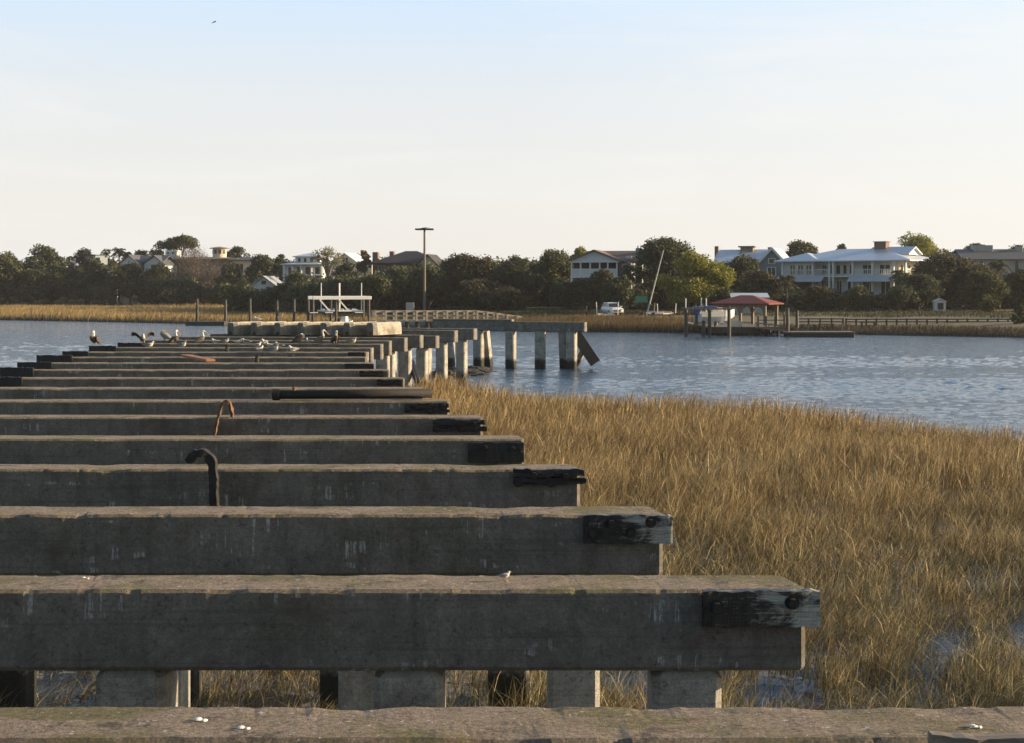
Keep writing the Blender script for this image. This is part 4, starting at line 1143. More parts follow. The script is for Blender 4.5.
for k, px in enumerate((808, 826, 868)):
    d = 145.5; g = gz(px, d)
    o = thing('bench', ['low dark bench below the short fence, nearest the ramp', 'low dark bench below the right end of the short fence', 'low dark bench in front of the long fence'][k], 'bench', (PX(px, d), d, g + .0))
    m = MB(); m.box(-.8, .8, -.22, .22, .5, .57); m.build('seat', M['dark_timber'], o)
    for x in (-.65, .65):
        m = MB(); m.box(x - .06, x + .06, -.18, .18, -.2, .498); m.build('leg', M['dark_timber'], o)

# ------------------------------------------------------------------ car, trailers, mast, sign board
def car(px, d, rz):
    g = gz(px, d)
    o = thing('parked_car', 'white car parked on the sandy bank, seen from the front', 'car', (PX(px, d), d, g), rz)
    o.scale = (.88, .88, .88)
    W = 0.92
    # body profile along y (front = -y), lofted across sections
    sec = [(-2.25, .45, .78, .80), (-2.2, .34, .95, .88), (-1.2, .32, 1.05, .92), (-.2, .32, 1.08, .92), (1.6, .32, 1.10, .92), (2.2, .36, 1.05, .88), (2.28, .45, .9, .8)]
    m = MB(); m.loft([[(-w, y, z0), (-w*1.0, y, (z0+z1)/2), (-w*.95, y, z1-.06), (-w*.85, y, z1), (w*.85, y, z1), (w*.95, y, z1-.06), (w, y, (z0+z1)/2), (w, y, z0)] for y, z0, z1, w in sec])
    m.build('body', M['carpaint'], o, True)
    cab = [(-1.15, 1.04, .84), (-.45, 1.62, .70), (-.1, 1.70, .68), (1.5, 1.70, .68), (2.05, 1.1, .8)]
    m = MB(); m.loft([[(-.86, y, 1.02), (-w, y, max(z, 1.04)), (w, y, max(z, 1.04)), (.86, y, 1.02)] for y, z, w in cab]); m.build('cabin', M['carpaint'], o)
    m = MB(); m.add([(-.74, -1.13, 1.11), (.74, -1.13, 1.11), (.62, -.53, 1.6), (-.62, -.53, 1.6), (-.74, -1.08, 1.13), (.74, -1.08, 1.13), (.62, -.48, 1.6), (-.62, -.48, 1.6)], [(0,1,2,3),(7,6,5,4),(0,4,5,1),(1,5,6,2),(2,6,7,3),(3,7,4,0)]); m.build('windscreen', M['glass'], o)
    for sx in (-1, 1):
        m = MB(); m.add([(sx*.835, -.75, 1.14), (sx*.72, -.2, 1.6), (sx*.72, 1.4, 1.6), (sx*.835, 1.75, 1.14), (sx*.80, -.75, 1.14), (sx*.66, -.2, 1.6), (sx*.66, 1.4, 1.6), (sx*.80, 1.75, 1.14)], [(0,1,2,3),(7,6,5,4),(0,4,5,1),(1,5,6,2),(2,6,7,3),(3,7,4,0)]); m.build('side_window', M['glass'], o)
        m = MB(); m.cbox(sx*.66-.17, sx*.66+.17, -2.275, -2.15, .72, .88, .03); m.build('headlight', M['white_metal'], o)
        m = MB(); m.cbox(sx*1.0-.1, sx*1.0+.1, -.85, -.7, 1.08, 1.24, .03); m.build('side_mirror', M['carpaint'], o)
        for y in (-1.4, 1.4):
            m = MB(); m.tube([(sx*.72, y, .34), (sx*.94, y, .34)], .34, 16); w = m.build('wheel', M['rubber'], o)
            m = MB(); m.tube([(sx*.93, y, .34), (sx*.955, y, .34)], .2, 12); m.build('rim', M['grey_box'], w)
    m = MB(); m.cbox(-.5, .5, -2.29, -2.2, .5, .7, .02); m.build('grille', M['shade'], o)
    m = MB(); m.cbox(-.9, .9, -2.36, -2.22, .36, .48, .03); m.build('bumper', M['grey_box'], o)
car(612, 168, R(14))
def trailer(px, d, rz, label, guide):
    g = gz(px, d)
    o = thing('boat_trailer', label, 'trailer', (PX(px, d), d, g), rz)
    m = MB()
    for sx in (-1, 1): m.bar((sx * .8, -2, .5), (sx * .8, 1.2, .5), .1, .12); m.bar((sx * .8, 1.2, .5), (0, 2.6, .5), .1, .12)
    for y in (-1.9, -.6, .7): m.bar((-.85, y, .44), (.85, y, .44), .1, .1)
    m.build('frame', M['white_metal'], o)
    for sx in (-1, 1):
        m = MB(); m.tube([(sx*.95, -.7, .3), (sx*1.15, -.7, .3)], .3, 14); m.build('wheel', M['rubber'], o)
        m = MB(); m.tube([(sx*1.18, -1.9, .5), (sx*1.2, -1.9, 1.2), (sx*1.25, -1.9, guide)], .05, 7); m.build('guide_post', M['white_metal'], o)
        m = MB(); m.cbox(sx*.55-.09, sx*.55+.09, -2, 1, .57, .68, .02); m.build('bunk', M['grey_box'], o)
        m = MB(); m.cbox(sx*.7-.14, sx*.7+.14, -2.1, -2.03, .38, .5, .02); m.build('tail_light', M['lamp'], o)
trailer(605, 161, R(4), 'empty boat trailer with two upright white guide posts before the white car', 1.95)
trailer(658, 163, R(25), 'empty boat trailer beside the leaning mast', 1.6)
d = 164; g = gz(647, d)
o = thing('mast', 'tall pale mast leaning to the right against the dark oak', 'mast', (PX(646, d), d, g))
m = MB(); m.tube([(0, 0, -.1), (PX(664, d) - PX(646, d), .6, PZ(250, d) - g)], [.10, .06], 8); m.build('spar', M['grey_box'], o)
m = MB(); m.tube([(.9, .1, -.1), (1.0, .1, PZ(303, d) - g)], .07, 7); m.bar((.95, .1, 1.2), (.45, .1, 1.5), .06, .06); m.build('stay_post', M['grey_timber'], o)
d = 172; g = gz(641, d)
o = thing('green_board', 'blank green board standing under the oak left of the mast', 'board', (PX(641.5, d), d, g))
m = MB(); m.cbox(-.72, .72, -.04, .04, PZ(302.5, d) - g, PZ(296, d) - g, .02); m.build('panel', M['green_board'], o)
for sx in (-.6, .6):
    m = MB(); m.box(sx - .05, sx + .05, .045, .14, -.3, PZ(296.5, d) - g); m.build('post', M['dark_timber'], o)
# ------------------------------------------------------------------ houses
def win(o, x0, x1, z0, z1, y, side='front', frame='white', n=1, parent=None):
    """window with frame and pane(s) standing proud of a wall; side 'front' faces -y at given y, 'right' faces +x at given x=y"""
    m = MB(); g = MB(); t = 0.09
    def B(mb, a, b, c, d_, e, f):
        if side == 'front': mb.box(a, b, y - f, y - e, c, d_)
        else: mb.box(y + e, y + f, a, b, c, d_)
    B(m, x0 - t, x1 + t, z0 - t, z0, 0.003, 0.08); B(m, x0 - t, x1 + t, z1, z1 + t, 0.003, 0.08)
    for k in range(n + 1):
        xx = x0 + (x1 - x0) * k / n
        B(m, xx - t * (1 if k == 0 else .5), xx + t * (1 if k == n else .5), z0, z1, 0.003, 0.075)
    f = m.build('window', M[frame], o)
    B(g, x0, x1, z0, z1, 0.002, 0.03)
    g.build('pane', M['glass'], f)
    return f
def rail_part(o, x0, x1, y, z, h=0.95, mat='white', side='x'):
    m = MB(); n = max(2, int(abs(x1 - x0) / 0.28))
    def B(a, b, c, d_, e, f):
        if side == 'x': m.box(a, b, y + c, y + d_, e, f)
        else: m.box(y + c, y + d_, a, b, e, f)
    B(x0, x1, -.05, .05, z + h - .09, z + h); B(x0, x1, -.04, .04, z + .06, z + .13)
    for k in range(n + 1):
        xx = x0 + (x1 - x0) * k / n; B(xx - .035, xx + .035, -.03, .03, z + .13, z + h - .09)
    return m.build('railing', M[mat], o)
def post(o, x, y, z0, z1, w=0.14, mat='white', name='column'):
    m = MB(); m.cbox(x - w, x + w, y - w, y + w, z0, z1, .02); return m.build(name, M[mat], o)
def block(o, name, mat, *a):
    m = MB(); m.box(*a); return m.build(name, M[mat] if isinstance(mat, str) else mat, o)

# big white house on the right
d = 200; g = gz(850, d) - 0.3; s = d / F
o = thing('house', 'big white two storey house with pale metal roof and brick chimney', 'house', (PX(892, d), d, g), R(-38))
Zg = lambda py: PZ(py, d) - g
L, W = 16.8, 12.5
z1, z2, z3 = Zg(302), Zg(275.5), Zg(261)      # raised floor, upper floor, eaves
m = MB(); m.box(-L, 0, 1.8, W, 0, z3); m.box(-L - .5, -L + 4.6, .6, 1.8, z1, z3); wl = m.build('wall', M['paleblue'], o)  # white walls tinted bluish, shade put into their colour
block(o, 'side_wall', 'cream', .003, .1, 1.9, W - .1, z1, z3 - .02)  # cream sheet over the white end wall, warm sunlight put into its colour
m = MB(); m.hip(-L - .3, 2.2, 0.2, W, z3, Zg(247), .6, .16); rf = m.build('roof', M['metalroof'], o)
m = MB(); m.hip(-L - .8, -L + 5.4, -.2, 7, z3 + .02, Zg(251), .5, .16); m.build('roof', M['metalroof'], o)
m = MB(); m.gable(-5.4, 0.6, 4.2, 8.6, z3 + 1.1, Zg(246.6), .16, .3, 'x'); m.build('roof', M['metalroof'], o)
m = MB(); m.gable_wall(0.0, 0.5, 4.3, 8.5, z3 + 1.0, Zg(247.2), 'x'); m.build('gable', M['white'], o)
ch = MB(); ch.cbox(-5.1, -3.3, 5.5, 6.9, z3 + 1.0, Zg(240.5), .05); ch.cbox(-5.25, -3.15, 5.35, 7.05, Zg(240.4), Zg(239.7), .03); ch.build('chimney', M['brick'], o)
# porch floors, columns, rails, screened lower level
m = MB(); m.box(-L - .6, 0.3, 0, 1.795, z2 - .18, z2); m.box(-L - .6, .3, 0, 1.795, z1 - .2, z1); m.build('porch_floor', M['white'], o)
m = MB()
v = [(-L - 1.2, -1.1, z2 - .75), (-L + 6.5, -1.1, z2 - .75), (-L + 6.5, -.02, z2 - .02), (-L - .8, -.02, z2 - .02)]
v += [(a, b, c - .12) for a, b, c in v]; m.add(v, [(0,1,2,3),(7,6,5,4),(0,4,5,1),(1,5,6,2),(2,6,7,3),(3,7,4,0)]); m.build('porch_roof', M['metalroof'], o)
m = MB()
v = [(-6.3, -1.1, z2 - .75), (.6, -1.1, z2 - .75), (.3, -.02, z2 - .02), (-6.3, -.02, z2 - .02)]
v += [(a, b, c - .12) for a, b, c in v]; m.add(v, [(0,1,2,3),(7,6,5,4),(0,4,5,1),(1,5,6,2),(2,6,7,3),(3,7,4,0)]); m.build('porch_roof', M['metalroof'], o)
for x in (-L - .3, -L + 4.6, -L + 7.2, -9.0, -6.0, -3.0, .1):
    post(o, x, .18, z1, z2 - .19); post(o, x, .18, z2, z3)
    post(o, x, .18, 0, z1 - .2, .2)
for (a, b) in ((-L - .1, -L + 4.4), (-L + 4.8, -L + 7.0), (-5.8, -3.2), (-2.8, -.1)):
    rail_part(o, a, b, .18, z2)
for (a, b) in ((-L, -L + 4.4), (-5.8, -.1)): rail_part(o, a, b, .18, z1)
for x in (-L + .7, -L + 2.0, -L + 3.3): win(o, x, x + .9, z2 + .25, z3 - .45, .6, n=2)
for (a, b, n) in ((-L + 5.3, -L + 6.9, 2), (-9.3, -8.6, 1), (-8.2, -7.6, 1), (-7.2, -6.5, 1), (-5.2, -3.6, 2), (-2.6, -1.0, 2)): win(o, a, b, z2 + .3, z3 - .5, 1.8, n=n)
for (a, b, n) in ((-L + 5.2, -L + 7.4, 3), (-9.2, -8.4, 2), (-7.5, -6.4, 2), (-5.2, -3.6, 3), (-2.4, -1, 2)): win(o, a, b, z1 + .4, z2 - .7, 1.8, n=n)
block(o, 'screen', 'shade', -L - .2, -L + 4.4, .5, .56, z1 + .9, z2 - .8)
for (a, b) in ((2.6, 3.6), (5.2, 6.2), (7.6, 9.6)): win(o, a, b, z2 + .3, z3 - .5, .1, 'right', n=2 if b - a > 1.5 else 1)
for (a, b) in ((2.6, 3.8), (6.0, 7.6)): win(o, a, b, z1 + .5, z2 - .6, .1, 'right', n=2)
m = MB(); m.box(.1, 2.0, 0.0, W - 2, z2 - .18, z2); m.build('side_balcony', M['white'], o)
rail_part(o, 0.2, W - 2, 1.9, z2, .95, 'white', 'y')
for y in (.2, 3.6, 7.0, W - 2.2): post(o, 1.85, y, z2, z3); post(o, 1.85, y, 0, z2 - .19)

# long grey roofed house at the far right
d = 228; g = gz(990, d) - .3; Zg = lambda py: PZ(py, d) - g
o = thing('house', 'long white house with dark grey roof at the far right edge', 'house', (PX(945, d), d, g), R(-4))
z3 = Zg(259)
block(o, 'wall', 'greywall', 3.4, 24, .6, 10, 0, z3)
block(o, 'wall', 'greywall', -1.2, 3.395, 1.6, 9, 0, z3 - .2)
m = MB(); m.gable(3.4, 24, .6, 10, z3, Zg(249.5), .18, .6, 'x'); m.build('roof', M['slateroof'], o)
m = MB(); m.hip(-1.2, 5, 1.6, 9, z3 - .2, Zg(251), .6, .16); m.build('roof', M['slateroof'], o)
m = MB(); m.cbox(5.6, 8.6, 4, 6.6, Zg(253), Zg(244.5), .05); m.build('chimney', M['greywall'], o)
m = MB(); m.cbox(12.4, 13.3, 4, 5, Zg(252), Zg(246), .04); m.build('chimney', M['greywall'], o)
for (a, b, c, e) in ((5.6, 6.2, 261.5, 265), (8.0, 8.5, 262, 265), (11.1, 11.7, 261, 272), (12.7, 13.2, 261.5, 264.5), (15, 16, 262, 267), (19, 20, 262, 267)): win(o, a, b, Zg(e), Zg(c), .6, frame='greywall')

# grey green gabled house with pale metal roof
d = 222; g = gz(750, d) - .3; Zg = lambda py: PZ(py, d) - g; s = d / F
o = thing('house', 'grey green gabled house with pale metal roof and cupola', 'house', (PX(716, d), d, g), R(-18))
z3 = Zg(262)
block(o, 'wall', 'teal', 0, 11.5, .5, 9, 0, z3)
m = MB(); m.gable(0, 7.5, .5, 9, z3, Zg(250), .16, .5, 'x'); m.build('roof', M['metalroof'], o)
block(o, 'wing', 'teal', 6.6, 11.4, -2.2, .495, 0, Zg(266))
m = MB(); m.gable_wall(6.6, 11.4, -2.2, 8, Zg(266) + .005, Zg(250.5), 'y'); m.build('gable', M['teal'], o)
m = MB(); m.gable(6.6, 11.4, -2.2, 8.5, Zg(266), Zg(250) + .1, .22, .5, 'y'); m.build('roof', M['metalroof'], o)
m = MB()
for sx in (-1, 1): m.bar((9.0 + sx * 2.95, -2.74, Zg(266) - .55), (9.0, -2.74, Zg(250) + .14), .08, .34)
m.build('bargeboard', M['white'], o)
win(o, 8.3, 9.5, Zg(276), Zg(268), -2.2, n=2); win(o, 8.5, 9.4, Zg(263.5), Zg(259.5), -2.2)
m = MB(); m.cbox(3.2, 5.2, 3.8, 5.6, Zg(252), Zg(247), .04); m.box(2.9, 5.5, 3.5, 5.9, Zg(246.9), Zg(245.5)); m.build('cupola', M['tanroof'], o)
m = MB(); m.cbox(-.9, -.3, 3.8, 4.5, 0, Zg(245.5), .04); m.build('chimney', M['brick'], o)
m = MB(); m.cbox(7.2, 8.3, 6, 7, Zg(253), Zg(246.5), .04); m.build('chimney', M['brick'], o)
for x in (1, 3, 5): win(o, x, x + .8, Zg(274), Zg(266), .5)

# porch house with white pediment
d = 192; g = gz(600, d) - .3; Zg = lambda py: PZ(py, d) - g; s = d / F
o = thing('house', 'white porch house with a triangular pediment and brown roof', 'house', (PX(571, d), d, g), R(-14))
z3 = Zg(262.5); x1 = 6.3
block(o, 'wall', 'greywall', 0, 7.6, 2.2, 11, 0, z3 - .03)
m = MB(); m.gable_wall(-.1, x1 + .1, .1, 2.2, z3 + .2, Zg(251.5), 'y'); m.build('pediment', M['paleblue'], o)
m = MB(); m.gable(-.1, x1 + .1, 0.0, 10.8, z3 + .2, Zg(251), .18, .35, 'y'); m.build('roof', M['brownroof'], o)
m = MB(); m.gable(1.2, 8.6, 2.6, 10.8, z3 + .1, Zg(251), .16, .3, 'x'); m.build('roof', M['brownroof'], o)
block(o, 'cornice', 'white', -.3, x1 + .3, -.15, 2.3, z3 - .02, z3 + .19)
zf = Zg(276); 
block(o, 'porch_floor', 'white', -.1, x1 + .1, 0, 2.195, zf - .25, zf)
for x in (.05, 1.3, 2.6, 3.9, 5.0, x1 - .05): post(o, x, .15, zf, z3 - .025, .1); 
for x in (.05, 2.1, 4.2, x1 - .05): post(o, x, .15, 0, zf - .255, .14)
block(o, 'parapet', 'paleblue', .15, x1 - .15, .1, .2, zf + .003, zf + 1.0)
block(o, 'screen', 'shade', .1, x1 - .1, 1.6, 1.66, zf + .003, z3 - .04)
block(o, 'screen', 'shade', .1, x1 - .1, 1.9, 1.96, .3, zf - .27)
m = MB(); m.cbox(8.0, 8.9, 5, 6, 0, Zg(247.5), .04); m.tube([(8.25, 5.5, Zg(247.5)), (8.25, 5.5, Zg(245))], .09, 8); m.tube([(8.65, 5.5, Zg(247.5)), (8.7, 5.5, Zg(244.5))], .09, 8); m.build('chimney', M['greywall'], o)
m = MB(); m.cbox(7.0, 7.7, 3.2, 3.9, Zg(258.5), Zg(255.5), .03); m.build('vent', M['white'], o)
win(o, 6.7, 7.2, Zg(272), Zg(265), 2.2); win(o, 4.0, 5.0, Zg(272), Zg(265), 7.6, 'right', n=2)

# dark roofed house behind the tall pole
d = 246; g = gz(420, d) - .3; Zg = lambda py: PZ(py, d) - g
o = thing('house', 'dark brown house with a broad black roof behind the tall pole', 'house', (PX(372, d), d, g), R(-12))
block(o, 'wall', 'brownwall', .4, 11, .5, 9, 0, Zg(264))
m = MB(); m.hip(.4, 11, .5, 9, Zg(264), Zg(250.5), .7, .2); m.build('roof', M['darkroof'], o)
m = MB(); m.gable_wall(8.6, 12.0, -1.2, 4, Zg(265), Zg(256), 'y'); m.build('gable', M['cream'], o)
m = MB(); m.gable(8.6, 12.0, -1.3, 4.5, Zg(265), Zg(255.6), .2, .35, 'y'); m.build('roof', M['darkroof'], o)
block(o, 'wing', 'brownwall', 8.6, 12, -1.2, .495, 0, Zg(265) - .01)
for (a, b) in ((1.0, 2.2), (3.4, 4.0), (4.6, 6.6)): win(o, a, b, Zg(271), Zg(266), .5, frame='greywall', n=2)
m = MB(); m.cbox(-1.2, -.2, 4, 5, 0, Zg(251.5), .04); m.build('chimney', M['brick'], o)
m = MB(); m.cbox(1.3, 2.1, 6, 7, Zg(258), Zg(250.5), .04); m.build('chimney', M['brick'], o)

# pale blue two part house left of it
d = 258; g = gz(320, d) - .3; Zg = lambda py: PZ(py, d) - g
o = thing('house', 'pale blue house with dormer and white porch columns', 'house', (PX(283, d), d, g), R(-8))
block(o, 'wall', 'paleblue', 0, 7.2, 1.2, 8, 0, Zg(265))
block(o, 'upper_storey', 'paleblue', 1.8, 6.2, 1.6, 7, Zg(265) + .003, Zg(257))
m = MB(); m.hip(-.2, 7.4, 0, 8, Zg(265) + .01, Zg(260.5), .3, .15); m.build('porch_roof', M['metalroof'], o)
m = MB(); m.hip(1.8, 6.2, 1.6, 7, Zg(257) + .005, Zg(252.6), .4, .15); m.build('roof', M['metalroof'], o)
for x in (.1, 1.7, 3.3, 5.2, 7.1): post(o, x, .2, 0, Zg(265), .16)
block(o, 'porch_floor', 'white', -.1, 7.3, 0, 1.195, Zg(277), Zg(275.5))
for (a, b) in ((2.3, 2.9), (3.4, 4.0), (4.6, 5.2)): win(o, a, b, Zg(262), Zg(258), 1.6)
for (a, b) in ((.6, 1.4), (2.2, 3.0), (3.8, 4.8), (5.6, 6.6)): win(o, a, b, Zg(274), Zg(267), 1.2)
d = 262; g = gz(345, d) - .3; Zg = lambda py: PZ(py, d) - g
o = thing('house', 'cream gabled house behind the pale loose tree', 'house', (PX(333, d), d, g), R(-20))
block(o, 'wall', 'cream', 0, 4.6, .5, 8, 0, Zg(262))
m = MB(); m.gable_wall(0, 4.6, .5, 8, Zg(262) + .003, Zg(254.5), 'y'); m.build('gable', M['cream'], o)
m = MB(); m.gable(0, 4.6, .4, 8, Zg(262), Zg(253.8), .2, .4, 'y'); m.build('roof', M['white'], o)
block(o, 'wing', 'cream', 4.605, 7.2, 1.5, 7, 0, Zg(263.5))
m = MB(); m.hip(4.4, 7.2, 1.5, 7, Zg(263.5) + .004, Zg(259), .4, .12); m.build('roof', M['metalroof'], o)
m = MB(); m.cbox(2.9, 3.6, 5.5, 6.2, Zg(257), Zg(249.5), .04); m.build('chimney', M['brick'], o)
win(o, 1.6, 2.9, Zg(262), Zg(257.5), .5, n=2); win(o, .8, 1.8, Zg(274), Zg(267), .5); win(o, 2.8, 3.8, Zg(274), Zg(267), .5)

# small blue gabled cottage lower down
d = 232; g = gz(262, d); Zg = lambda py: PZ(py, d) - g
o = thing('cottage', 'small pale blue gabled cottage half hidden below the bare tree', 'cottage', (PX(249, d), d, g), R(-5))
block(o, 'wall', 'paleblue', 0, 4.6, .4, 7, -1.2, Zg(287))
m = MB(); m.gable_wall(0, 4.6, .4, 7, Zg(287) + .003, Zg(277.5), 'y'); m.build('gable', M['paleblue'], o)
m = MB(); m.gable(0, 4.6, .3, 7, Zg(287), Zg(276.8), .18, .35, 'y'); m.build('roof', M['greywall'], o)
win(o, 1.9, 2.8, Zg(284.5), Zg(280.5), .4); win(o, .6, 1.6, Zg(297), Zg(290), .4); win(o, 3.0, 4.0, Zg(297), Zg(290), .4)

# tan house with round lookout tower
d = 318; g = gz(215, d) - .3; Zg = lambda py: PZ(py, d) - g; s = d / F
o = thing('house', 'long tan house with a round lookout tower on its roof', 'house', (PX(165, d), d, g), R(-6))
block(o, 'wall', 'tanroof', 0, 15.5, 1, 10, 0, Zg(259.5))
m = MB(); m.hip(-.2, 16, .8, 10.2, Zg(259.5) + .003, Zg(256.5), .7, .2); m.build('roof', M['tanroof'], o)
block(o, 'side_wing', 'cream', 15.505, 20.5, 0, 9, 0, Zg(261))
m = MB(); m.hip(15.3, 20.8, -.2, 9.2, Zg(261) + .003, Zg(256.5), .7, .2); m.build('roof', M['slateroof'], o)
tx = (214 - 165) * s
m = MB(); m.tube([(tx, 5, Zg(259)), (tx, 5, Zg(248.2))], 1.55, 16); tw = m.build('tower', M['cream'], o)
m = MB(); m.tube([(tx, 5, Zg(248.2) + .005), (tx, 5, Zg(247.6)), (tx, 5, Zg(246.2))], [2.3, 2.3, .4], 16); m.build('tower_roof', M['tanroof'], o)
for a in (-150, -110, -70, -30): 
    m = MB(); cx, cy = tx + 1.58 * math.cos(R(a)), 5 + 1.58 * math.sin(R(a)); m.bar((cx - .3 * math.sin(R(a)), cy + .3 * math.cos(R(a)), Zg(251.5)), (cx + .3 * math.sin(R(a)), cy - .3 * math.cos(R(a)), Zg(251.5)), .06, .9); m.build('window', M['glass'], o)
block(o, 'parapet', 'cream', tx - 1.8, tx + 5.2, 1.5, 8.5, Zg(259.3), Zg(257.9))
m = MB(); m.cbox(-1.0, 1.7, 3, 6, Zg(258.5), Zg(250), .05); m.build('rooftop_room', M['white'], o)
win(o, -.6, -.1, Zg(254), Zg(251.5), 3); win(o, .5, 1.0, Zg(254), Zg(251.5), 3)
for (a, b) in ((2, 3), (4.5, 5.5), (16.3, 18.0)): win(o, a, b, Zg(270), Zg(264), 1 if b < 10 else 0, frame='cream', n=2)
block(o, 'terrace', 'cream', 13.5, 20, -3, -.01, Zg(276.5), Zg(275))
for x in (14, 19.6): post(o, x, -2.7, 0, Zg(276.5) - .004, .18, 'cream')

# white twin gabled house and grey tower block further left
d = 312; g = gz(140, d) - .3; Zg = lambda py: PZ(py, d) - g; s = d / F
o = thing('house', 'white twin gabled house with a small terrace at the left', 'house', (PX(120, d), d, g), R(-10))
for (a, b, y, zt) in ((0, 4.2, 0, 256), (5.0, 9.6, 1.5, 256.5)):
    block(o, 'wall', 'paleblue', a, b, y, y + 7, 0, Zg(264))
    m = MB(); m.gable_wall(a, b, y, y + 7, Zg(264) + .003, Zg(zt), 'y'); m.build('gable', M['white'], o)
    m = MB(); m.gable(a, b, y - .1, y + 7, Zg(264), Zg(zt - .6), .2, .35, 'y'); m.build('roof', M['slateroof'], o)
    win(o, (a + b) / 2 - .8, (a + b) / 2 + .8, Zg(269), Zg(264.6), y, n=2)
m = MB(); m.gable(1, 9, 2.0, 9.0, Zg(262), Zg(255.8), .2, .3, 'x'); m.build('roof', M['slateroof'], o)
block(o, 'terrace', 'white', -2.8, .4, -1.8, -.02, Zg(276), Zg(271))
for x in (-2.4, 0): post(o, x, -1.5, 0, Zg(276) - .004, .15)
o = thing('house', 'small square grey tower house among the trees at far left', 'house', (PX(85, d + 8), d + 8, g), R(-15))
Zg = lambda py: PZ(py, d + 8) - g
block(o, 'wall', 'teal', 0, 2.6, 0, 4, 0, Zg(255.6)); block(o, 'roof', 'slateroof', -.2, 2.8, -.2, 4.2, Zg(255.6) + .004, Zg(254.6))
block(o, 'side_wall', 'teal', 2.605, 3.6, .3, 3.5, 0, Zg(257.5)); win(o, .8, 1.6, Zg(262), Zg(258.5), 0)
m = MB(); m.cbox(-3.4, -3.1, 1, 1.3, 0, Zg(258), .03); m.build('chimney', M['white'], o)
# shed and low roof near the pavilion
d = 178; g = gz(939, d); Zg = lambda py: PZ(py, d) - g
o = thing('shed', 'small white shed with a dark opening under the large oak', 'shed', (PX(935, d), d, g), R(-8))
block(o, 'wall', 'white', 0, 1.35, .2, 1.8, -.3, Zg(301.5))
m = MB(); m.gable(0, 1.35, .1, 1.8, Zg(301.5), Zg(298.8), .08, .12, 'y'); m.build('roof', M['white'], o)
m = MB(); m.gable_wall(0, 1.35, .2, 1.8, Zg(301.5) + .003, Zg(299.4), 'y'); m.build('gable', M['white'], o)
block(o, 'opening', 'glass', .35, 1.05, .12, .197, Zg(309.5), Zg(303))
d = 168; g = gz(750, d); Zg = lambda py: PZ(py, d) - g
o = thing('boat_shed', 'low shed with a pale blue roof right behind the red roof', 'shed', (PX(733, d), d, g), 0)
block(o, 'wall', 'greywall', .1, 4.0, .3, 3, -.3, Zg(297.5)); m = MB(); m.gable(0, 4.1, .2, 3.1, Zg(297.5), Zg(293.8), .1, .25, 'x'); m.build('roof', M['bluegrey_roof'], o)
m = MB(); m.gable_wall(0.1, 4.0, .3, 3, Zg(297.5) + .003, Zg(294.3), 'x'); m.build('gable', M['greywall'], o)

# ------------------------------------------------------------------ trees
def leaf_quads(C, size, r, flat=0.0, aspect=0.6):
    n = len(C)
    a = r.normal(size=(n, 3)); a[:, 2] *= (1 - flat); a /= np.linalg.norm(a, axis=1)[:, None]
    b = r.normal(size=(n, 3)); b -= a * (a * b).sum(1)[:, None]; b /= np.linalg.norm(b, axis=1)[:, None]
    sz = size * r.uniform(0.55, 1.35, n)
    a = a * sz[:, None]; b = b * (sz * aspect)[:, None]
    V = np.stack([C - a, C - b * 0.9 + a * .1, C + a, C + b * 0.9 + a * .1], 1).reshape(-1, 3)
    return V, np.arange(n * 4).reshape(n, 4)
def crown_points(lobes, dens, r):
    P = []
    for (cx, cy, cz, rx, ry, rz) in lobes:
        n = int(dens * (rx * ry + rx * rz + ry * rz))
        v = r.normal(size=(n, 3)); v /= np.linalg.norm(v, axis=1)[:, None]
        rad = r.uniform(0.30, 1.0, n) ** 0.45
        wob = 1 + 0.22 * np.sin(v[:, 0] * 5 + cx) * np.cos(v[:, 2] * 4 + cz) + 0.13 * r.normal(size=n)
        P.append(np.array([cx, cy, cz]) + v * (rad * wob)[:, None] * np.array([rx, ry, rz]))
    return np.concatenate(P)
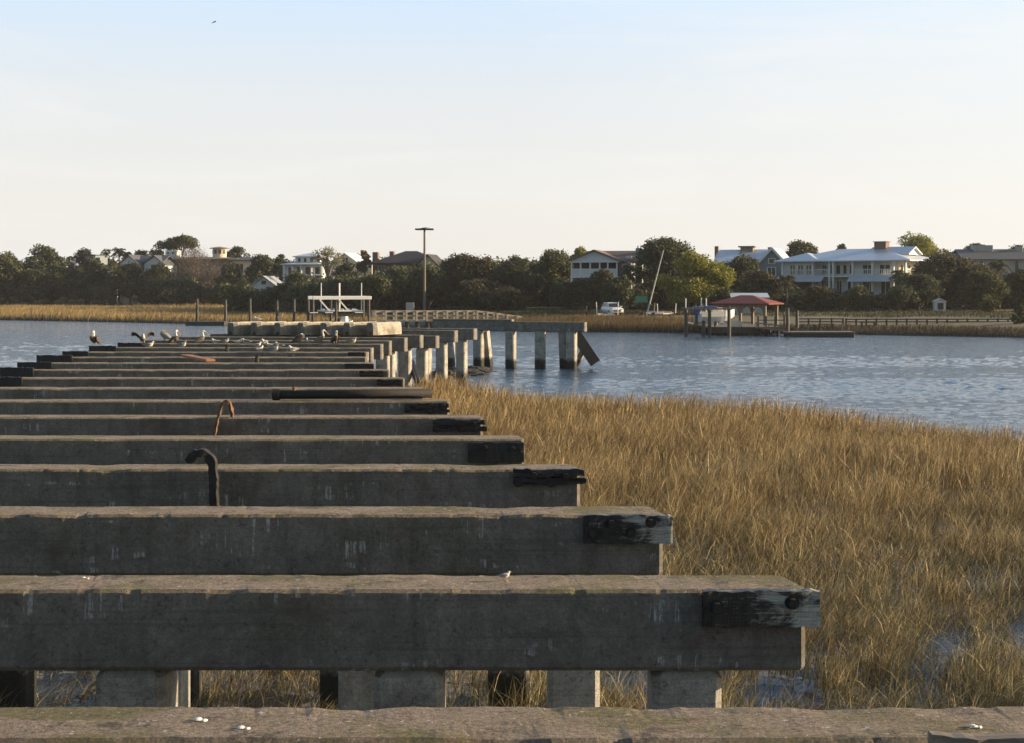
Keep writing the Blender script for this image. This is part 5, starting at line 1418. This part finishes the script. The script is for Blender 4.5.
def tree(name, label, px, d, ytop, wpx, leaf, ybot=None, ground=None, seed=0, kind='oak', depthf=0.8, dens=None, size=0.30, group='trees along the far shore', trunkmat='bark'):
    size = size * .76; r = np.random.default_rng(seed * 13 + 5); g = gz(px, d) - .1 if ground is None else ground
    s = d / F; W = wpx * s; H = PZ(ytop, d) - g
    o = thing(name, label, 'tree' if kind != 'shrub' else 'shrub', (PX(px, d), d, g), 0, group)
    zb = (PZ(ybot, d) - g) if ybot is not None else H * .3
    lobes = []; m = MB()
    if kind == 'palm':
        top = H * .86; tr = .16
        m.tube([(0, 0, -.2), (.1, 0, top * .5), (0, 0, top)], [tr * 1.2, tr, tr], 8); m.build('trunk', M[trunkmat], o)
        VS_, QS_, of = [], [], 0
        nf = 36
        for k in range(nf):
            az = r.uniform(0, 2 * math.pi); el = r.uniform(-.6, 1.2); Lf = W * .5 * r.uniform(.8, 1.1)
            nl = 60; t = r.uniform(.08, 1, nl)
            rx = Lf * t * math.cos(el); zz = top + Lf * (t * math.sin(el) - .55 * t * t) + .2
            sp = r.normal(0, .05 * W * .5 * 2, nl) * (.4 + .6 * t)
            C = np.stack([rx * math.cos(az) - sp * math.sin(az), rx * math.sin(az) + sp * math.cos(az), zz - abs(sp) * .5], -1)
            V, Qd = leaf_quads(C, size, r, 0.4, .35); VS_.append(V); QS_.append(Qd + of); of += len(V)
        np_mesh('crown', np.concatenate(VS_), np.concatenate(QS_), M[leaf], o); return o
    if kind == 'umbrella':
        m.tube([(0, 0, -.2), (.3, 0, H * .45), (.6, 0, H * .8)], [.45, .34, .2], 8)
        for k in range(7):
            a = k * .9; x, y = W * .30 * math.cos(a) * r.uniform(.4, 1.1) + .5, W * .3 * math.sin(a); z = H - r.uniform(1.0, 2.4)
            lobes.append((x, y, z, W * .24, W * .24, 1.1)); m.tube([(.4, 0, H * .6), (x * .6, y * .6, z - 1), (x, y, z)], [.18, .12, .05], 6)
    else:
        nl = {'oak': 13, 'loose': 9, 'bare': 10, 'shrub': 7}[kind]
        ht = max(zb, .3)
        m.tube([(0, 0, -.3), (.1, .1, ht * .6), (0, 0, ht + (H - ht) * .35)], [.05 * H * .5 + .1, .04 * H * .5 + .08, .12], 8)
        hz = (H - zb)
        for k in range(nl):
            a = r.uniform(0, 2 * math.pi); q = math.sqrt(r.uniform(0.02, 1)); u = r.uniform(0, 1)
            prof = math.sin(math.pi * (0.18 + 0.72 * u)) ** 0.7
            x = W * .36 * q * math.cos(a) * prof * 1.05; y = W * .36 * depthf * q * math.sin(a) * prof
            z = zb + hz * (0.16 + 0.68 * u)
            rr = W * r.uniform(.15, .23)
            lobes.append((x, y, z, rr, rr, min(rr * .8, hz * .28)))
            m.tube([(0, 0, ht * .75), (x * .5, y * .5, (ht + z) * .5), (x, y, z)], [.16, .10, .04], 6)
        lobes.append((W * .03, 0, H - min(W * .14, hz * .22), W * .2, W * .2, min(W * .14, hz * .22)))
        lobes.append((-W * .36, 0, zb + hz * .42, W * .15, W * .15, hz * .17)); lobes.append((W * .36, 0, zb + hz * .45, W * .15, W * .15, hz * .17))
        if kind == 'bare':
            for k in range(90):
                l = lobes[r.integers(len(lobes))]; p0 = Vector((l[0] * .4, l[1] * .4, ht + (l[2] - ht) * .4)); p1 = Vector(l[:3]) + Vector(r.normal(size=3)) * l[3] * .7
                m.tube([p0, (p0 + p1) * .5 + Vector(r.normal(size=3)) * .2, p1], [.10, .06, .015], 4)
    m.build('trunk', M[trunkmat], o)
    dn = dens if dens else {'oak': 110, 'umbrella': 150, 'loose': 60, 'bare': 48, 'shrub': 120}[kind] * (0.30 / size) ** 2 * .55
    C = crown_points(lobes, dn, r); C = C[C[:, 2] > max(.15, zb - .6)]
    V, Qd = leaf_quads(C, size, r, 0.2, .6 if kind != 'bare' else .12)
    np_mesh('foliage' if kind == 'shrub' else 'crown', V, Qd, M[leaf], o)
    return o

T = 'tree'
TREES = [
 # left shore
 ('oak_tree', 'broad dark oak rising highest at the far left', 41, 316, 245, 54, 'leaf_dark', 290, 'oak', .36, 1),
 ('oak_tree', 'low wide olive oak at the left edge of the shore', 2, 312, 256, 62, 'leaf_olive', 292, 'oak', .36, 2),
 ('oak_tree', 'reddish brown crowned tree behind the grey tower house', 84, 326, 248.5, 32, 'leaf_brown', 285, 'oak', .33, 3),
 ('oak_tree', 'pale olive tree left of the tall palm', 106, 326, 248.5, 22, 'leaf_pale', 280, 'loose', .30, 4),
 ('palm_tree', 'tallest palm above the white twin gabled house', 119, 325, 243, 18, 'leaf_dark', None, 'palm', .30, 5),
 ('palm_tree', 'shorter palm right of the tallest palm', 127, 330, 247, 12, 'leaf_dark', None, 'palm', .28, 6),
 ('oak_tree', 'small dark tree behind the white twin gabled house', 140, 335, 250, 26, 'leaf_dark', 270, 'oak', .33, 7),
 ('pine_tree', 'umbrella shaped pine standing above the left skyline', 178, 330, 235, 38, 'leaf_dark', 250, 'umbrella', .30, 8),
 ('oak_tree', 'light feathery tree just left of the umbrella pine', 160, 334, 240, 22, 'leaf_olive', 262, 'loose', .30, 9),
 ('bare_tree', 'large bare brown tree with pale trunks before the tan house', 194, 306, 249, 72, 'leaf_bare', 290, 'bare', .34, 10),
 ('oak_tree', 'dark round tree in front of the white twin gabled house', 130, 304, 265, 50, 'leaf_dark', 296, 'oak', .36, 11),
 ('oak_tree', 'olive tree low in front of the golden marsh at left', 66, 306, 268, 46, 'leaf_olive', 296, 'oak', .36, 12),
 ('oak_tree', 'dark low tree at the left marsh edge, below the highest oak', 30, 304, 272, 50, 'leaf_dark', 298, 'oak', .36, 13),
 ('shrub', 'round dark bush standing alone at the marsh edge', 104, 301, 285, 26, 'leaf_olive', 303, 'shrub', .30, 14),
 ('oak_tree', 'dark tree between the tan house and the pale blue house', 262, 300, 255, 34, 'leaf_dark', 285, 'oak', .33, 15),
 ('pine_tree', 'feathery small tree right of the round lookout tower', 238, 338, 247, 24, 'leaf_dark', 262, 'loose', .28, 16),
 ('pine_tree', 'small dark cedar left of the pale blue house', 281, 268, 254, 17, 'leaf_dark', 280, 'oak', .28, 17),
 ('oak_tree', 'brownish olive tree below the tan house terrace', 222, 296, 284, 40, 'leaf_olive', 303, 'oak', .34, 18),
 ('oak_tree', 'dark tree below the bare tree trunks', 172, 300, 280, 56, 'leaf_dark', 302, 'oak', .36, 19),
 ('willow_tree', 'pale loose tree in front of the cream gabled house', 328, 236, 246, 34, 'leaf_pale', 268, 'loose', .24, 20),
 ('oak_tree', 'dark round tree before the cream gabled house', 346, 228, 262, 24, 'leaf_dark', 284, 'oak', .27, 21),
 ('oak_tree', 'small brown tree between the cream house and the dark roofed house', 364, 250, 251, 16, 'leaf_brown', 275, 'oak', .27, 22),
 ('oak_tree', 'dark olive tree in front of the pale blue house', 300, 222, 274, 46, 'leaf_dark', 303, 'oak', .27, 23),
 # middle
 ('oak_tree', 'wide dark tree filling the space below the dark roofed house', 394, 212, 270, 66, 'leaf_dark', 305, 'oak', .27, 24),
 ('oak_tree', 'brown crowned tree right of the tall pole', 466, 206, 254, 64, 'leaf_brown', 298, 'oak', .25, 25),
 ('oak_tree', 'grey brown low tree catching light right of the tall pole', 480, 186, 279, 58, 'leaf_brown', 309, 'oak', .23, 26),
 ('oak_tree', 'dark evergreen in the gap left of the porch house', 517, 202, 256.5, 56, 'leaf_dark', 303, 'oak', .25, 27),
 ('oak_tree', 'olive brown tree with a high rounded top left of the porch house', 550, 208, 250, 58, 'leaf_olive', 300, 'oak', .25, 28),
 ('oak_tree', 'yellow green tree top peeping left of the porch house roof', 579, 232, 247, 26, 'leaf_lime', 275, 'oak', .25, 29),
 ('oak_tree', 'brown shrubby tree right in front of the porch house', 603, 182, 269, 34, 'leaf_brown', 309, 'oak', .22, 30),
 ('oak_tree', 'dark low tree below the porch house balcony', 569, 184, 283, 40, 'leaf_dark', 310, 'oak', .23, 31),
 ('oak_tree', 'huge dark oak behind the leaning mast', 664, 190, 241, 86, 'leaf_dark', 298, 'oak', .25, 32),
 ('oak_tree', 'yellow olive oak in front of the huge dark oak', 694, 172, 257, 80, 'leaf_lime', 300, 'oak', .22, 33),
 ('oak_tree', 'dark oak in front of the grey green house', 748, 192, 257, 54, 'leaf_dark', 298, 'oak', .24, 34),
 ('palm_tree', 'palmetto at the left corner of the big white house', 786, 184, 278, 30, 'leaf_dark', None, 'palm', .22, 35),
 ('oak_tree', 'olive tree on the skyline between two metal roofs', 800, 268, 243, 44, 'leaf_olive', 270, 'oak', .3, 36),
 # right
 ('oak_tree', 'light olive tree behind the right end of the big white house', 918, 262, 236, 60, 'leaf_lime', 268, 'loose', .3, 37),
 ('oak_tree', 'great brown oak between the big white house and the grey roofed house', 954, 190, 257, 96, 'leaf_brown', 300, 'oak', .25, 38),
 ('oak_tree', 'dark oak at the right corner of the big white house', 918, 184, 274, 52, 'leaf_dark', 306, 'oak', .24, 39),
 ('palm_tree', 'round headed palm before the grey roofed house', 998, 196, 259, 24, 'leaf_dark', None, 'palm', .22, 40),
 ('oak_tree', 'dark tree at the right edge below the grey roofed house', 1020, 186, 269, 40, 'leaf_dark', 305, 'oak', .24, 41),
 ('oak_tree', 'olive tree top behind the grey roof chimney', 975, 275, 243.5, 34, 'leaf_olive', 265, 'oak', .3, 42),
 ('oak_tree', 'sparse olive tree top at the upper right edge', 1016, 280, 246, 30, 'leaf_olive', 265, 'loose', .3, 43),
 ('shrub', 'brown green shrub in front of the white house left porch', 822, 180, 287, 40, 'leaf_brown', 309, 'shrub', .22, 44),
 ('shrub', 'dark shrub under the middle of the big white house', 858, 179, 287, 42, 'leaf_olive', 309, 'shrub', .22, 45),
 ('shrub', 'dark shrub left of the white shed', 897, 177, 286, 44, 'leaf_dark', 310, 'shrub', .22, 46),
 ('palm_tree', 'small palm against the sunlit end of the big white house', 899, 186, 270, 22, 'leaf_dark', None, 'palm', .2, 47),
 ('shrub', 'green rounded shrub right of the white shed', 990, 172, 299, 22, 'leaf_olive', 312, 'shrub', .2, 48),
 ('shrub', 'dark bush at the right end of the long low fence', 1020, 143, 305, 18, 'leaf_dark', 328, 'shrub', .18, 49),
 ('oak_tree', 'small dark tree top left of the brick chimney, above the metal roof', 842, 270, 243.5, 14, 'leaf_dark', 262, 'oak', .28, 50),
 ('oak_tree', 'olive tree at the marsh edge between the far left oak and the lone bush', 84, 304, 274, 42, 'leaf_dark', 298, 'oak', .34, 61),
 ('oak_tree', 'dark tree hiding the lower half of the grey tower house', 90, 306, 258, 36, 'leaf_dark', 290, 'oak', .34, 81),
 ('oak_tree', 'olive tree covering the right gable of the white twin gabled house', 157, 303, 264, 34, 'leaf_olive', 294, 'oak', .34, 82),
 ('oak_tree', 'dark tree before the right wing of the tan house', 232, 298, 264, 34, 'leaf_dark', 294, 'oak', .34, 83),
 ('oak_tree', 'low brown tree left of the bare tree', 152, 302, 277, 38, 'leaf_brown', 300, 'oak', .34, 62),
 ('shrub', 'dark bush at the marsh edge below the bare tree', 192, 300, 288, 44, 'leaf_dark', 304, 'shrub', .32, 63),
 ('shrub', 'olive bush at the marsh edge below the blue cottage', 248, 232, 291, 30, 'leaf_olive', 306, 'shrub', .28, 64),
 ('shrub', 'dark bush at the right foot of the blue cottage', 276, 226, 288, 26, 'leaf_dark', 306, 'shrub', .26, 65),
 ('oak_tree', 'brown tree behind the white boat lift', 340, 206, 279, 46, 'leaf_brown', 303, 'oak', .26, 66),
 ('oak_tree', 'olive tree between the boat lift and the notice board', 376, 200, 276, 46, 'leaf_olive', 305, 'oak', .25, 67),
 ('oak_tree', 'dark tree standing right behind the tall pole', 428, 203, 266, 50, 'leaf_dark', 304, 'oak', .25, 68),
 ('shrub', 'pale brown bush at the right end of the walkway', 505, 182, 287, 50, 'leaf_brown', 311, 'shrub', .23, 69),
 ('oak_tree', 'dark low tree left of the white car', 585, 183, 278, 34, 'leaf_dark', 309, 'oak', .23, 70),
 ('oak_tree', 'dark low tree right behind the white car', 622, 180, 276, 42, 'leaf_dark', 308, 'oak', .23, 71),
 ('shrub', 'dark bush behind the motor boat', 722, 170, 290, 34, 'leaf_dark', 310, 'shrub', .22, 72),
 ('oak_tree', 'brown tree behind the red roofed pavilion', 762, 186, 272, 42, 'leaf_brown', 304, 'oak', .24, 73),
 ('oak_tree', 'olive tree at the right foot of the great brown oak', 982, 180, 272, 46, 'leaf_olive', 306, 'oak', .23, 74),
]
for (nm, lab, px, d, yt, w, lf, yb, kd, sz, sd_) in TREES:
    gr = 'shrubs along the far shore' if kd == 'shrub' else ('palms along the far shore' if kd == 'palm' else 'trees along the far shore')
    tree(nm, lab, px, d, yt, w, lf, yb, None, sd_, kd, size=sz, group=gr, dens=(34 if sd_ == 20 else None), trunkmat='pale_bark' if kd in ('bare', 'loose') else 'bark')

def thicket(name, label, pxr, dr, prof, leaf, n, size, seed, kind=None):
    """leafy mass that reads as one: clumps along a strip, top row given by (px, py) profile"""
    r = np.random.default_rng(seed)
    nl = n // 70
    pc = r.uniform(*pxr, nl); dc = r.uniform(*dr, nl)
    top = PZ(np.interp(pc, [p for p, _ in prof], [q for _, q in prof]), dc); gr = land_z(pc, dc)
    h = top - gr
    zc = gr + h * r.uniform(0.05, 0.86, nl); rr = np.minimum(h * .30, 2.4) * r.uniform(.6, 1.1, nl)
    C = np.repeat(np.stack([PX(pc, dc), dc, zc], -1), 70, 0)
    v = r.normal(size=C.shape); v /= np.linalg.norm(v, axis=1)[:, None]
    C = C + v * (np.repeat(rr, 70) * r.uniform(.2, 1.15, len(C)) ** .5)[:, None] * np.array([1.25, 1, .75])
    V, Qd = leaf_quads(C, size, r, .2)
    return tag(np_mesh(name, V, Qd, M[leaf]), label, 'thicket', None, 'stuff')
thicket('thicket', 'dense dark undergrowth behind the golden marsh at the left', (-420, 330), (312, 330), [(-420, 258), (0, 260), (60, 264), (100, 268), (120, 272), (160, 272), (230, 276), (250, 281), (285, 281), (330, 276)], 'leaf_dark', 56000, .42, 51)
thicket('thicket', 'pale scrub fringe along the back of the golden marsh', (-300, 290), (299, 306), [(-300, 297), (0, 297), (12, 294), (25, 299), (44, 293), (58, 298), (66, 295), (75, 300), (90, 296), (120, 300), (135, 297), (170, 301), (290, 302)], 'leaf_pale', 9000, .3, 52)
thicket('thicket', 'dense dark undergrowth between the walkway and the white car', (285, 640), (207, 226), [(285, 280), (320, 276), (380, 274), (440, 270), (500, 268), (560, 274), (580, 284), (620, 284), (640, 278)], 'leaf_dark', 52000, .30, 53)
thicket('thicket', 'dense dark undergrowth in front of the houses at the right', (625, 1300), (186, 207), [(625, 282), (700, 284), (780, 291), (800, 290), (880, 290), (930, 284), (960, 280), (1300, 275)], 'leaf_dark', 60000, .30, 54)
thicket('thicket', 'low brushwood in front of the small blue cottage', (228, 300), (222, 229), [(228, 284), (262, 287), (278, 288), (300, 280)], 'leaf_olive', 9000, .28, 57)
thicket('far_woods', 'far off woods closing the view behind the houses', (-900, 1900), (345, 420), [(-900, 255), (0, 258), (60, 253), (130, 255), (300, 256), (420, 256), (520, 259), (600, 258), (700, 256), (780, 254), (900, 255), (1024, 254), (1900, 254)], 'leaf_dark', 110000, .62, 55)
thicket('far_woods', 'dark belt of woods behind the middle of the far shore', (380, 760), (222, 250), [(380, 272), (440, 259), (480, 257), (520, 262), (560, 256), (600, 262), (700, 262), (760, 266)], 'leaf_olive', 36000, .36, 56)

# ------------------------------------------------------------------ thin coastal haze
hz = MB(); hz.box(-2700, 2700, -500, 2700, -3.0, 40.0)
ho = hz.build('haze', None if False else bpy.data.materials.new('thin_haze'))
hm = ho.data.materials[0]; hm.use_nodes = True; ht = hm.node_tree; ht.nodes.remove(ht.nodes['Principled BSDF'])
pv = ht.nodes.new('ShaderNodeVolumePrincipled'); pv.inputs['Color'].default_value = (0.92, 0.93, 0.95, 1); pv.inputs['Density'].default_value = HAZE; pv.inputs['Anisotropy'].default_value = 0.2
ht.links.new(pv.outputs[0], ht.nodes['Material Output'].inputs['Volume'])
tag(ho, 'thin pale haze over the creek', None, None, 'stuff')
